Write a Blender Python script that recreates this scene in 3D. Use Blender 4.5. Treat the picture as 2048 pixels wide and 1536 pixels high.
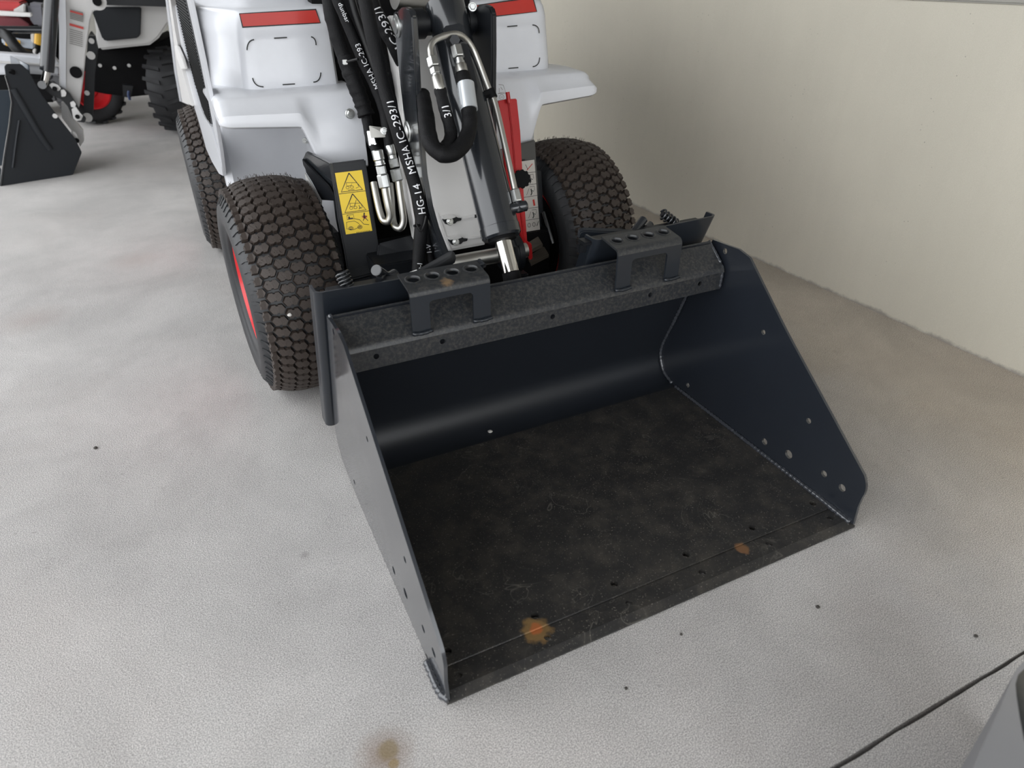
import bpy, bmesh, math, random
from mathutils import Vector as V, Matrix, noise
random.seed(7)
PI = math.pi
for o in list(bpy.data.objects): bpy.data.objects.remove(o)
S = bpy.context.scene; COL = S.collection
# ------------------------------------------------------------------ camera
F = 1356.884
CAM = V((-0.18831, -0.64047, 1.01786))
yaw, pitch, roll = 0.44914025, 0.556644155, -0.004984262
fw = V((math.sin(yaw)*math.cos(pitch), math.cos(yaw)*math.cos(pitch), -math.sin(pitch)))
r0 = V((math.cos(yaw), -math.sin(yaw), 0)); u0 = r0.cross(fw)
RI = r0*math.cos(roll)+u0*math.sin(roll); UP = -r0*math.sin(roll)+u0*math.cos(roll)
cd = bpy.data.cameras.new('camera'); co = bpy.data.objects.new('camera', cd); COL.objects.link(co)
co.matrix_world = Matrix(((RI.x,UP.x,-fw.x,CAM.x),(RI.y,UP.y,-fw.y,CAM.y),(RI.z,UP.z,-fw.z,CAM.z),(0,0,0,1)))
cd.sensor_width = 36; cd.lens = F/2048*36; cd.clip_start = 0.02; cd.clip_end = 200
cd.dof.use_dof = True; cd.dof.focus_distance = 1.7; cd.dof.aperture_fstop = 4.2
S.camera = co
# ------------------------------------------------------------------ world + light + exposure
w = bpy.data.worlds.new('overcast'); S.world = w; w.use_nodes = True
bg = w.node_tree.nodes['Background']; bg.inputs[0].default_value = (0.95, 0.975, 1.0, 1); bg.inputs[1].default_value = 3.9
S.view_settings.view_transform = 'Standard'; S.view_settings.look = 'None'
S.view_settings.gamma = 1; S.view_settings.use_curve_mapping = False; S.view_settings.exposure = -0.20

def area(name, loc, target, sx, sy, power, col=(1,1,1)):
    l = bpy.data.lights.new(name, 'AREA'); l.shape = 'RECTANGLE'; l.size = sx; l.size_y = sy; l.energy = power; l.color = col
    o = bpy.data.objects.new(name, l); COL.objects.link(o); o.location = loc
    o.rotation_euler = (V(target)-V(loc)).to_track_quat('-Z', 'Y').to_euler(); return o

# ------------------------------------------------------------------ pixel -> point on a world plane (survey of the photograph)
def ray(px, py): return RI*((px-1024)/F) - UP*((py-768)/F) + fw
def P(px, py, x=None, y=None, z=None):
    d = ray(px, py); i, v = (0, x) if x is not None else (1, y) if y is not None else (2, z)
    return CAM + d*((v-CAM[i])/d[i])
def PP(px, py, p0, n):
    d = ray(px, py); n = V(n); return CAM + d*(((V(p0)-CAM).dot(n))/d.dot(n))

# ------------------------------------------------------------------ materials
def mat(name, col, rough=.5, metal=0, coat=0, spec=.5, vary=0, vscale=8, bump=0, bscale=200, dust=None, dscale=30, damt=0):
    m = bpy.data.materials.new(name); m.use_nodes = True; nt = m.node_tree; N = nt.nodes; L = nt.links
    b = N['Principled BSDF']; b.inputs['Base Color'].default_value = (*col, 1)
    b.inputs['Roughness'].default_value = rough; b.inputs['Metallic'].default_value = metal
    b.inputs['Coat Weight'].default_value = coat; b.inputs['Coat Roughness'].default_value = .08
    b.inputs['Specular IOR Level'].default_value = spec
    tc = N.new('ShaderNodeTexCoord'); last = None
    if vary:
        n = N.new('ShaderNodeTexNoise'); n.inputs['Scale'].default_value = vscale; n.inputs['Detail'].default_value = 6
        L.new(tc.outputs['Object'], n.inputs['Vector'])
        mx = N.new('ShaderNodeMix'); mx.data_type = 'RGBA'
        mx.inputs['A'].default_value = (*[c*(1-vary) for c in col], 1); mx.inputs['B'].default_value = (*[min(1, c*(1+vary)) for c in col], 1)
        L.new(n.outputs['Fac'], mx.inputs['Factor']); last = mx.outputs['Result']
    if dust:
        n = N.new('ShaderNodeTexNoise'); n.inputs['Scale'].default_value = dscale; n.inputs['Detail'].default_value = 9; n.inputs['Roughness'].default_value = .7
        L.new(tc.outputs['Object'], n.inputs['Vector'])
        r = N.new('ShaderNodeMapRange'); r.inputs[1].default_value = .45; r.inputs[2].default_value = .78; r.inputs[4].default_value = damt
        L.new(n.outputs['Fac'], r.inputs[0])
        mx = N.new('ShaderNodeMix'); mx.data_type = 'RGBA'; mx.inputs['A'].default_value = (*col, 1); mx.inputs['B'].default_value = (*dust, 1)
        if last: L.new(last, mx.inputs['A'])
        L.new(r.outputs[0], mx.inputs['Factor']); last = mx.outputs['Result']
        rr = N.new('ShaderNodeMapRange'); rr.inputs[3].default_value = rough; rr.inputs[4].default_value = .85
        L.new(r.outputs[0], rr.inputs[0]); L.new(rr.outputs[0], b.inputs['Roughness'])
    if last: L.new(last, b.inputs['Base Color'])
    if bump:
        n = N.new('ShaderNodeTexNoise'); n.inputs['Scale'].default_value = bscale; n.inputs['Detail'].default_value = 4
        L.new(tc.outputs['Object'], n.inputs['Vector'])
        bp = N.new('ShaderNodeBump'); bp.inputs['Strength'].default_value = bump; bp.inputs['Distance'].default_value = .002
        L.new(n.outputs['Fac'], bp.inputs['Height']); L.new(bp.outputs['Normal'], b.inputs['Normal'])
    return m

M = {}
M['steel'] = mat('bucket_paint', (.014,.017,.023), .34, coat=1.0, vary=.12, vscale=14, bump=.06, bscale=160)
M['steel_dusty'] = mat('dusty_bucket_paint', (.017,.019,.022), .33, dust=(.16,.145,.12), dscale=150, damt=.32, bump=.1, bscale=260)
M['dark'] = mat('dark_paint', (.006,.007,.009), .42, spec=.35, bump=.04)
M['black'] = mat('black_frame', (.003,.003,.0035), .7, spec=.15)
M['rubber'] = mat('tyre_rubber', (.016,.017,.019), .5, vary=.15, vscale=30, bump=.15)
M['lug'] = mat('tread_rubber', (.034,.0245,.0195), .62, vary=.3, vscale=25, bump=.3, bscale=350)
M['white'] = mat('white_plastic', (.60,.61,.64), .3, coat=.25, vary=.03, vscale=40)
M['whitepaint'] = mat('white_paint', (.68,.67,.66), .35, vary=.04)
M['greywhite'] = mat('grey_white_paint', (.52,.51,.50), .45)
M['red'] = mat('red_paint', (.42,.012,.014), .38)
M['rimred'] = mat('red_rim_paint', (.58,.02,.025), .35, coat=.3)
M['reflector'] = mat('red_reflector', (.42,.014,.006), .4, coat=.1, vary=.1, vscale=20)
M['chrome'] = mat('chrome', (.78,.76,.72), .12, metal=1)
M['zinc'] = mat('zinc_plated', (.62,.63,.62), .32, metal=1, vary=.08, vscale=80)
M['tubesteel'] = mat('brushed_tube', (.50,.49,.46), .38, metal=1)
M['cyl'] = mat('cylinder_paint', (.014,.016,.019), .22, coat=.6)
M['hose'] = mat('hose_sleeve', (.0035,.0035,.0042), .6, spec=.2, bump=.5, bscale=500)
M['hoseglossy'] = mat('hose_rubber', (.006,.006,.0065), .45, spec=.3)
M['print'] = mat('white_print', (.72,.72,.74), .6)
M['yellow'] = mat('yellow_sticker', (.72,.50,.02), .4)
M['ink'] = mat('black_ink', (.008,.008,.008), .5)
M['redink'] = mat('red_ink', (.45,.03,.02), .5)
M['sticker'] = mat('pale_sticker', (.50,.47,.43), .5)
M['silver'] = mat('silver_label', (.60,.63,.66), .35, metal=.6)
M['grille'] = mat('grille_mesh', (.030,.031,.034), .7, spec=.2)
M['stone'] = mat('pale_stone', (.55,.53,.50), .8, vary=.2, vscale=90)
M['darkstone'] = mat('dark_grit', (.05,.045,.04), .9)
M['amber'] = mat('yellow_cap', (.65,.36,.02), .4)
M['weld'] = mat('weld_paint', (.035,.038,.045), .18, coat=.8, bump=.5, bscale=120)
M['steel_in'] = mat('bucket_back_paint', (.010,.012,.016), .42, vary=.1, spec=.4, bump=.05, bscale=120)
M['bgdark'] = mat('matt_black_paint', (.010,.012,.015), .55, spec=.3)
M['greyprint'] = mat('grey_print', (.20,.19,.18), .6)
M['navy'] = mat('navy_grey_paint', (.011,.014,.019), .36, coat=.15)

def concrete(name, base, stain, grain=560):
    m = bpy.data.materials.new(name); m.use_nodes = True; nt = m.node_tree; N = nt.nodes; L = nt.links
    b = N['Principled BSDF']; b.inputs['Roughness'].default_value = .8
    tc = N.new('ShaderNodeTexCoord')
    def noi(sc, det=5, rough=.6, dist=0):
        n = N.new('ShaderNodeTexNoise'); n.inputs['Scale'].default_value = sc; n.inputs['Detail'].default_value = det
        n.inputs['Roughness'].default_value = rough; n.inputs['Distortion'].default_value = dist
        L.new(tc.outputs['Object'], n.inputs['Vector']); return n.outputs['Fac']
    def mr(x, a, b_, c, d):
        r = N.new('ShaderNodeMapRange'); r.inputs[1].default_value = a; r.inputs[2].default_value = b_; r.inputs[3].default_value = c; r.inputs[4].default_value = d
        L.new(x, r.inputs[0]); return r.outputs[0]
    def mix(f, a, c, mode='MIX'):
        x = N.new('ShaderNodeMix'); x.data_type = 'RGBA'; x.blend_type = mode
        if isinstance(f, float): x.inputs['Factor'].default_value = f
        else: L.new(f, x.inputs['Factor'])
        for k, q in (('A', a), ('B', c)):
            if isinstance(q, tuple): x.inputs[k].default_value = (*q, 1)
            else: L.new(q, x.inputs[k])
        return x.outputs['Result']
    c = mix(mr(noi(2.2, 8, .65, .4), .35, .68, 0, 1), tuple(v*.74 for v in base), base)
    c = mix(mr(noi(.9, 6, .6), .5, .75, 0, .55), c, stain)
    c = mix(mr(noi(grain, 2, .6), .40, .62, 0, 1), mix(1.0, c, (.50,.50,.51), 'MULTIPLY'), mix(1.0, c, (1.30,1.30,1.29), 'MULTIPLY'))
    c = mix(mr(noi(11, 8, .75), .62, .74, 0, .45), c, (.22,.20,.19))
    c = mix(mr(noi(60, 2, .5), .72, .78, 0, .5), c, (.16,.15,.14))
    return m, N, L, b, tc, c, mix, mr, noi

# floor
m, N, L, b, tc, c, mix, mr, noi = concrete('floor_concrete', (.56,.54,.525), (.42,.375,.35))
def spot(px, py, rad, col, amt, c, hard=.3, wob=.5):
    p = P(px, py, z=0)
    vm = N.new('ShaderNodeVectorMath'); vm.operation = 'DISTANCE'; L.new(tc.outputs['Object'], vm.inputs[0]); vm.inputs[1].default_value = p
    ad = N.new('ShaderNodeMath'); ad.operation = 'MULTIPLY_ADD'; L.new(noi(40, 4), ad.inputs[0]); ad.inputs[1].default_value = rad*wob; L.new(vm.outputs['Value'], ad.inputs[2])
    return mix(mr(ad.outputs[0], rad*(hard+wob*.5), rad*(1+wob*.5), amt, 0), c, col)
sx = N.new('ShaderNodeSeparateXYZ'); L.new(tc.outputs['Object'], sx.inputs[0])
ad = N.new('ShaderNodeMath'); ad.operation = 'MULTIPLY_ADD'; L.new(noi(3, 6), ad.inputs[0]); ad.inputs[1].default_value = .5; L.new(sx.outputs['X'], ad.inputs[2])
c = mix(mr(ad.outputs[0], 1.15, 1.75, 0, .75), c, mix(1.0, c, (.92,.82,.66), 'MULTIPLY'))      # floor turns browner and darker towards the wall
c = spot(770, 1510, .052, (.20,.135,.095), .75, c, .1)
c = spot(776, 1500, .020, (.20,.15,.075), .7, c, .6)
c = spot(788, 1528, .010, (.22,.15,.05), .7, c, .6)
c = spot(610, 1110, .012, (.22,.21,.20), .6, c)
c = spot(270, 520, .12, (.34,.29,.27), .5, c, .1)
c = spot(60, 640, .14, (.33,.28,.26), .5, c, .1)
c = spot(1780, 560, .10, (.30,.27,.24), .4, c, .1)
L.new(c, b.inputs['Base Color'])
bp = N.new('ShaderNodeBump'); bp.inputs['Strength'].default_value = .55; bp.inputs['Distance'].default_value = .003
L.new(noi(260, 4, .7), bp.inputs['Height']); L.new(bp.outputs['Normal'], b.inputs['Normal'])
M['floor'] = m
# wall
m, N, L, b, tc, c, mix, mr, noi = concrete('wall_concrete', (.60,.595,.53), (.55,.535,.48)); WALL = (.53,.495,.415)
mp = N.new('ShaderNodeMapping'); mp.inputs['Scale'].default_value = (30, 30, 1.6); L.new(tc.outputs['Object'], mp.inputs[0])
stn = N.new('ShaderNodeTexNoise'); stn.inputs['Scale'].default_value = 1.0; stn.inputs['Detail'].default_value = 6; L.new(mp.outputs[0], stn.inputs['Vector'])
N2 = mix(.90, c, WALL)
N2 = mix(mr(stn.outputs['Fac'], .40, .70, 0, .13), N2, tuple(v*.84 for v in WALL))
N2 = mix(mr(noi(2.5, 6, .6), .42, .70, 0, .5), N2, tuple(v*1.10 for v in WALL))
vo = N.new('ShaderNodeTexVoronoi'); vo.inputs['Scale'].default_value = 55; L.new(tc.outputs['Object'], vo.inputs['Vector'])
sc_ = N.new('ShaderNodeSeparateColor'); L.new(vo.outputs['Color'], sc_.inputs[0])
pm_ = N.new('ShaderNodeMath'); pm_.operation = 'MULTIPLY'; L.new(mr(vo.outputs['Distance'], .05, .13, 1, 0), pm_.inputs[0]); L.new(mr(sc_.outputs[0], .90, .93, 0, .75), pm_.inputs[1])
N2 = mix(pm_.outputs[0], N2, (.16,.15,.13))
n2 = mr(noi(14, 9, .8), .66, .74, 0, .5); N2 = mix(n2, N2, (.40,.385,.34))
sx = N.new('ShaderNodeSeparateXYZ'); L.new(tc.outputs['Object'], sx.inputs[0])
ad = N.new('ShaderNodeMath'); ad.operation = 'MULTIPLY_ADD'; L.new(noi(9, 8, .8), ad.inputs[0]); ad.inputs[1].default_value = -.05; L.new(sx.outputs['Z'], ad.inputs[2])
N2 = mix(mr(ad.outputs[0], -.024, -.012, .8, 0), N2, (.22,.20,.18))
L.new(N2, b.inputs['Base Color']); b.inputs['Roughness'].default_value = .6
bp = N.new('ShaderNodeBump'); bp.inputs['Strength'].default_value = .25; bp.inputs['Distance'].default_value = .004
L.new(noi(30, 6, .7), bp.inputs['Height']); L.new(bp.outputs['Normal'], b.inputs['Normal'])
M['wall'] = m
M['ceiling'] = mat('ceiling_concrete', (.20,.195,.18), .8, vary=.1)
M['plaster'] = mat('grey_concrete', (.30,.29,.26), .8, vary=.15)

# bucket floor plate: scuffed, dusty, rusty spots
m = mat('scuffed_steel', (.017,.0165,.0165), .45, dust=(.11,.095,.075), dscale=22, damt=.38, bump=.35, bscale=90)
N = m.node_tree.nodes; L = m.node_tree.links; b = N['Principled BSDF']
src = b.inputs['Base Color'].links[0].from_socket
tc = N.new('ShaderNodeTexCoord')
def nz(sc, det=5, dist=0):
    n = N.new('ShaderNodeTexNoise'); n.inputs['Scale'].default_value = sc; n.inputs['Detail'].default_value = det; n.inputs['Distortion'].default_value = dist
    L.new(tc.outputs['Object'], n.inputs['Vector']); return n.outputs['Fac']
def MR(x, a, b_, c, d):
    r = N.new('ShaderNodeMapRange'); r.inputs[1].default_value = a; r.inputs[2].default_value = b_; r.inputs[3].default_value = c; r.inputs[4].default_value = d
    L.new(x, r.inputs[0]); return r.outputs[0]
def MX(f, a, c):
    x = N.new('ShaderNodeMix'); x.data_type = 'RGBA'; L.new(f, x.inputs['Factor']); L.new(a, x.inputs['A']); x.inputs['B'].default_value = (*c, 1); return x.outputs['Result']
# thin scratches: narrow band of a distorted noise
n1 = nz(9, 3, 1.2)
ab = N.new('ShaderNodeMath'); ab.operation = 'SUBTRACT'; L.new(n1, ab.inputs[0]); ab.inputs[1].default_value = .5
a2 = N.new('ShaderNodeMath'); a2.operation = 'ABSOLUTE'; L.new(ab.outputs[0], a2.inputs[0])
gate = MR(nz(5, 3), .46, .60, 0, .45)
mm = N.new('ShaderNodeMath'); mm.operation = 'MULTIPLY'; L.new(MR(a2.outputs[0], .0, .009, 1, 0), mm.inputs[0]); L.new(gate, mm.inputs[1])
c = MX(mm.outputs[0], src, (.16,.15,.13))
c = MX(MR(nz(300, 2), .64, .72, 0, .6), c, (.22,.20,.17))
for (qx, qy, rad, col) in ((.19,.052,.030,(.20,.12,.045)), (.193,.056,.013,(.34,.10,.03)), (.655,.046,.016,(.18,.09,.04))):
    vm = N.new('ShaderNodeVectorMath'); vm.operation = 'DISTANCE'; L.new(tc.outputs['Object'], vm.inputs[0]); vm.inputs[1].default_value = (qx, qy, .013)
    ad = N.new('ShaderNodeMath'); ad.operation = 'MULTIPLY_ADD'; L.new(nz(55, 4), ad.inputs[0]); ad.inputs[1].default_value = rad*1.2; L.new(vm.outputs['Value'], ad.inputs[2])
    c = MX(MR(ad.outputs[0], rad*1.25, rad*1.6, .85, 0), c, col)
L.new(c, b.inputs['Base Color'])
M['scuffed'] = m
# rust smear on the left step bracket
N = M['steel_dusty'].node_tree.nodes; L = M['steel_dusty'].node_tree.links; b = N['Principled BSDF']; src = b.inputs['Base Color'].links[0].from_socket
tc = N.new('ShaderNodeTexCoord')
vm = N.new('ShaderNodeVectorMath'); vm.operation = 'DISTANCE'; L.new(tc.outputs['Object'], vm.inputs[0]); vm.inputs[1].default_value = P(893,562,z=.498)
ad = N.new('ShaderNodeMath'); ad.operation = 'MULTIPLY_ADD'; L.new(nz(90, 4), ad.inputs[0]); ad.inputs[1].default_value = .022; L.new(vm.outputs['Value'], ad.inputs[2])
L.new(MX(MR(ad.outputs[0], .017, .026, .7, 0), src, (.20,.13,.07)), b.inputs['Base Color'])

# ------------------------------------------------------------------ geometry helpers
def ob(name, me, m, parent=None, kind=None, label=None):
    o = bpy.data.objects.new(name, me); COL.objects.link(o)
    if m is not None and not me.materials: me.materials.append(m)
    if parent is not None:
        o.parent = parent
        if parent.type == 'EMPTY': o.matrix_parent_inverse = Matrix.Translation(-parent.location)
    if kind: o['kind'] = kind
    if label: o['label'] = label
    return o
def finish(bm, name, m, parent=None, smooth=False, bev=0, kind=None, label=None, segs=2):
    if bev:
        bmesh.ops.remove_doubles(bm, verts=bm.verts, dist=1e-5)
        bmesh.ops.bevel(bm, geom=[e for e in bm.edges if len(e.link_faces) == 2 and e.calc_face_angle(0) > .5], offset=bev, segments=segs, affect='EDGES', clamp_overlap=True)
    bmesh.ops.recalc_face_normals(bm, faces=bm.faces)
    me = bpy.data.meshes.new(name); bm.to_mesh(me); bm.free()
    if smooth:
        for p in me.polygons: p.use_smooth = True
        if smooth != 'all': me.set_sharp_from_angle(angle=smooth if isinstance(smooth, float) else .7)
    return ob(name, me, m, parent, kind, label)
def thing(name, label, cat, loc=(0,0,0), group=None):
    o = bpy.data.objects.new(name, None); COL.objects.link(o); o.location = loc; o.empty_display_size = .05
    o['label'] = label; o['category'] = cat
    if group: o['group'] = group
    return o
def tag(o, label, cat, group=None):
    o['label'] = label; o['category'] = cat
    if group: o['group'] = group
    return o
def add_prism(bm, pts, vec):
    a = [bm.verts.new(p) for p in pts]; c = [bm.verts.new(V(p)+V(vec)) for p in pts]; n = len(a)
    bm.faces.new(a); bm.faces.new(c[::-1])
    for i in range(n): bm.faces.new((a[i], c[i], c[(i+1) % n], a[(i+1) % n]))
def prism(name, pts, vec, m, parent, bev=.0015, **k):
    bm = bmesh.new(); add_prism(bm, pts, vec); return finish(bm, name, m, parent, smooth=k.pop('smooth', .6), bev=bev, **k)
def add_box(bm, lo, hi):
    x0,y0,z0 = lo; x1,y1,z1 = hi
    add_prism(bm, [(x0,y0,z0),(x1,y0,z0),(x1,y1,z0),(x0,y1,z0)], (0,0,z1-z0))
def box(name, lo, hi, m, parent, bev=.003, **k):
    bm = bmesh.new(); add_box(bm, lo, hi); return finish(bm, name, m, parent, smooth=.6, bev=bev, **k)
def frame(d):
    d = d.normalized(); a = V((0,0,1)) if abs(d.z) < .9 else V((0,1,0))
    x = d.cross(a).normalized(); return x, d.cross(x).normalized()
def smooth_path(pts, n=8):
    pts = [V(p) for p in pts]; out = []
    for i in range(len(pts)-1):
        p0 = pts[max(i-1,0)]; p1 = pts[i]; p2 = pts[i+1]; p3 = pts[min(i+2,len(pts)-1)]
        for k in range(n):
            t = k/n; out.append(.5*((2*p1)+(p2-p0)*t+(2*p0-5*p1+4*p2-p3)*t*t+(3*p1-p0-3*p2+p3)*t*t*t))
    out.append(pts[-1]); return out
def add_tube(bm, path, r, seg=12, cap=True, flat=1.0):
    rings = []; path = [V(p) for p in path]; px = None
    for i, p in enumerate(path):
        d = (path[min(i+1,len(path)-1)]-path[max(i-1,0)])
        if d.length < 1e-9: d = V((0,0,1))
        d.normalize()
        if px is None: x, y = frame(d)
        else:
            x = (px-d*px.dot(d)); x.normalize(); y = d.cross(x)
        px = x; rr = r(i/(len(path)-1)) if callable(r) else r
        rings.append([bm.verts.new(p+x*math.cos(2*PI*k/seg)*rr+y*math.sin(2*PI*k/seg)*rr*flat) for k in range(seg)])
    for a, c in zip(rings, rings[1:]):
        for k in range(seg): bm.faces.new((a[k], a[(k+1) % seg], c[(k+1) % seg], c[k]))
    if cap: bm.faces.new(rings[0][::-1]); bm.faces.new(rings[-1])
def tube(name, pts, r, m, parent, n=8, seg=12, sm=True, flat=1.0, **k):
    bm = bmesh.new(); add_tube(bm, smooth_path(pts, n) if sm else pts, r, seg, True, flat); return finish(bm, name, m, parent, smooth=.8, **k)
def rod(name, a, c, r, m, parent, seg=20, bev=0, **k):
    """straight cylinder, or a stepped one when r is a list of (t, radius)"""
    a = V(a); c = V(c); bm = bmesh.new()
    if isinstance(r, (int, float)): add_tube(bm, [a, c], r, seg)
    else:
        d = c-a; x, y = frame(d); rings = []
        for t, q in r: rings.append([bm.verts.new(a+d*t+x*math.cos(2*PI*k_/seg)*q+y*math.sin(2*PI*k_/seg)*q) for k_ in range(seg)])
        for A, B in zip(rings, rings[1:]):
            for k_ in range(seg): bm.faces.new((A[k_], A[(k_+1) % seg], B[(k_+1) % seg], B[k_]))
        bm.faces.new(rings[0][::-1]); bm.faces.new(rings[-1])
    return finish(bm, name, m, parent, smooth=.6 if seg > 8 else .3, bev=bev, **k)
def plate_bm(outline, holes, to3, thick_vec, seg=14):
    """flat plate with drilled holes. outline: 2D pts; holes: (u,v,r); to3(u,v)->Vector"""
    bm = bmesh.new(); loops = [outline]+[[(u+r*math.cos(2*PI*k/seg), v+r*math.sin(2*PI*k/seg)) for k in range(seg)] for u, v, r in holes]
    vs = []; ed = []
    for lp in loops:
        a = [bm.verts.new((p[0], p[1], 0)) for p in lp]; vs.append(a)
        for i in range(len(a)): ed.append(bm.edges.new((a[i], a[(i+1) % len(a)])))
    bmesh.ops.triangle_fill(bm, use_beauty=True, use_dissolve=False, edges=ed, normal=(0,0,1))
    bm.verts.index_update(); bm.verts.ensure_lookup_table()
    co = [to3(v.co.x, v.co.y) for v in bm.verts]; tri = [[v.index for v in f.verts] for f in bm.faces]
    lid = [[v.index for v in a] for a in vs]; bm.free()
    bm = bmesh.new(); tv = V(thick_vec); A = [bm.verts.new(p) for p in co]; B = [bm.verts.new(p+tv) for p in co]
    for t in tri: bm.faces.new([A[i] for i in t]); bm.faces.new([B[i] for i in t][::-1])
    for lp in lid:
        for i in range(len(lp)):
            p, q = lp[i], lp[(i+1) % len(lp)]; bm.faces.new((A[p], A[q], B[q], B[p]))
    return bm
def arc(cx, cy, r, a0, a1, n=6): return [(cx+r*math.cos(math.radians(a0+(a1-a0)*k/n)), cy+r*math.sin(math.radians(a0+(a1-a0)*k/n))) for k in range(n+1)]
def round_poly(pts, r, n=5):
    out = []; N_ = len(pts)
    for i in range(N_):
        p = V((*pts[i],)); a = V((*pts[i-1],)); c = V((*pts[(i+1) % N_],)); rr = r[i] if isinstance(r, (list, tuple)) else r
        if rr <= 0: out.append(tuple(p)); continue
        da = (a-p); dc = (c-p); l = min(rr, da.length*.45, dc.length*.45); s = p+da.normalized()*l; e = p+dc.normalized()*l
        for k in range(n+1):
            t = k/n; out.append(tuple(s*(1-t)**2+p*2*t*(1-t)+e*t*t))
    return out
def sheet(name, prof, x0, x1, th, m, parent, smooth=.5, **k):
    """bent sheet: 2D (y,z) profile swept along x, given thickness (towards the left of travel)"""
    bm = bmesh.new(); n = len(prof); pr = [V((p[0], p[1])) for p in prof]; off = []
    for i in range(n):
        d = (pr[min(i+1,n-1)]-pr[max(i-1,0)]).normalized(); off.append(pr[i]+V((-d.y, d.x))*th)
    loop = pr+off[::-1]
    add_prism(bm, [(x0, p.x, p.y) for p in loop], (x1-x0, 0, 0)); return finish(bm, name, m, parent, smooth=smooth, **k)
def strip_bm(bm, pts, wd, nrm, h=.0006):
    """flat printed stroke along 3D points, raised h"""
    pts = [V(p) for p in pts]; nrm = V(nrm).normalized(); L_, R_ = [], []
    for i, p in enumerate(pts):
        d = (pts[min(i+1,len(pts)-1)]-pts[max(i-1,0)]).normalized(); s = d.cross(nrm).normalized()*wd/2
        L_.append(bm.verts.new(p+s+nrm*h)); R_.append(bm.verts.new(p-s+nrm*h))
    for i in range(len(pts)-1): bm.faces.new((L_[i], L_[i+1], R_[i+1], R_[i]))
def weld(name, pts, r, parent, m=None, step=.004):
    path = smooth_path(pts, 12); bm = bmesh.new(); seg = 8; rings = []
    L_ = sum((b_-a_).length for a_, b_ in zip(path, path[1:])); n = max(6, int(L_/step)); acc = [0]
    for a_, b_ in zip(path, path[1:]): acc.append(acc[-1]+(b_-a_).length)
    res = []; j = 0
    for i in range(n+1):
        s = L_*i/n
        while j < len(path)-2 and acc[j+1] < s: j += 1
        t = (s-acc[j])/max(1e-9, acc[j+1]-acc[j]); res.append(path[j].lerp(path[j+1], t))
    add_tube(bm, res, lambda t: r*(.75+.4*abs(math.sin(t*n*1.1))+.2*random.random()), 8)
    return finish(bm, name, m or M['weld'], parent, smooth='all')

def text_on_path(name, body, path, start, size, side, r, m, parent, flip=False):
    """letters wrapped on a hose: run along path from arclength start, facing 'side'"""
    cu = bpy.data.curves.new('t', 'FONT'); cu.body = body; cu.size = size; cu.align_x = 'LEFT'; cu.space_character = 1.05; cu.resolution_u = 3
    to = bpy.data.objects.new('t', cu); COL.objects.link(to)
    dg = bpy.context.evaluated_depsgraph_get(); me = bpy.data.meshes.new_from_object(to.evaluated_get(dg))
    bpy.data.objects.remove(to); bpy.data.curves.remove(cu)
    bm = bmesh.new(); bm.from_mesh(me); bpy.data.meshes.remove(me)
    bmesh.ops.subdivide_edges(bm, edges=[e for e in bm.edges if e.calc_length() > size*.22], cuts=2)
    acc = [0]
    for a, c in zip(path, path[1:]): acc.append(acc[-1]+(c-a).length)
    for v in bm.verts:
        s = start+v.co.x; h = (v.co.y-size*.35)
        j = 0
        while j < len(path)-2 and acc[j+1] < s: j += 1
        t = (s-acc[j])/max(1e-9, acc[j+1]-acc[j]); p = path[j].lerp(path[j+1], t); d = (path[j+1]-path[j]).normalized()
        nn = (V(side)-d*V(side).dot(d)).normalized(); tt = nn.cross(d)
        a = h/r; v.co = p+(nn*math.cos(a)+tt*math.sin(a))*(r+.0008)
    return finish(bm, name, m, parent)

# ------------------------------------------------------------------ setting
wx0, wx1 = 1.853, 1.790          # the wall runs very nearly along y
def wallx(y): return wx0+(y-.215)*(wx1-wx0)/(1.99-.215)
yc = -.349                        # saw-cut joint across the floor
bm = bmesh.new()
gw = .0036
prev = [(-14, yc-gw), (2.4, yc-gw)]
xs = [-14]+[-2+i*.03 for i in range(140)]+[2.4]
jag = lambda i, s: yc+s*gw+s*.0022*noise.noise((i*.37, s*3.1, 0))*1.6
lo = [bm.verts.new((x, -14, 0)) for x in xs]; a = [bm.verts.new((x, jag(i,-1), 0)) for i, x in enumerate(xs)]
a2 = [bm.verts.new((x, jag(i,-1)+.001, -.045)) for i, x in enumerate(xs)]; c2 = [bm.verts.new((x, jag(i,1)-.001, -.045)) for i, x in enumerate(xs)]
c1 = [bm.verts.new((x, jag(i,1), 0)) for i, x in enumerate(xs)]; hi = [bm.verts.new((x, 11, 0)) for x in xs]
for A, B in ((lo,a),(a,a2),(a2,c2),(c2,c1),(c1,hi)):
    for i in range(len(xs)-1): bm.faces.new((A[i], A[i+1], B[i+1], B[i]))
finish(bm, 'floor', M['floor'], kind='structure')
prism('wall_right', [(wallx(-6.2),-6.2,-.02),(wallx(10.6),10.6,-.02),(wallx(10.6)+.25,10.6,-.02),(wallx(-6.2)+.25,-6.2,-.02)], (0,0,3.4), M['wall'], None, bev=0, kind='structure')
zt = P(2048,9,x=1.851).z
prism('trim_1', [(wallx(-6)-.012,-6.0,zt),(wallx(10)-.012,10.2,zt),(wallx(10)+.1,10.2,zt),(wallx(-6)+.1,-6.0,zt)], (0,0,3.28-zt), M['plaster'], None, bev=.004, kind='structure')
prism('wall_back', [(-9,10.3,-.02),(1.5,10.3,-.02),(1.5,10.5,-.02),(-9,10.5,-.02)], (0,0,3.4), M['plaster'], None, bev=0, kind='structure')
prism('ceiling', [(-2.0,-3.6,3.3),(2.2,-3.6,3.3),(2.2,10.5,3.3),(-2.0,10.5,3.3)], (0,0,.2), M['ceiling'], None, bev=0, kind='structure')

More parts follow.
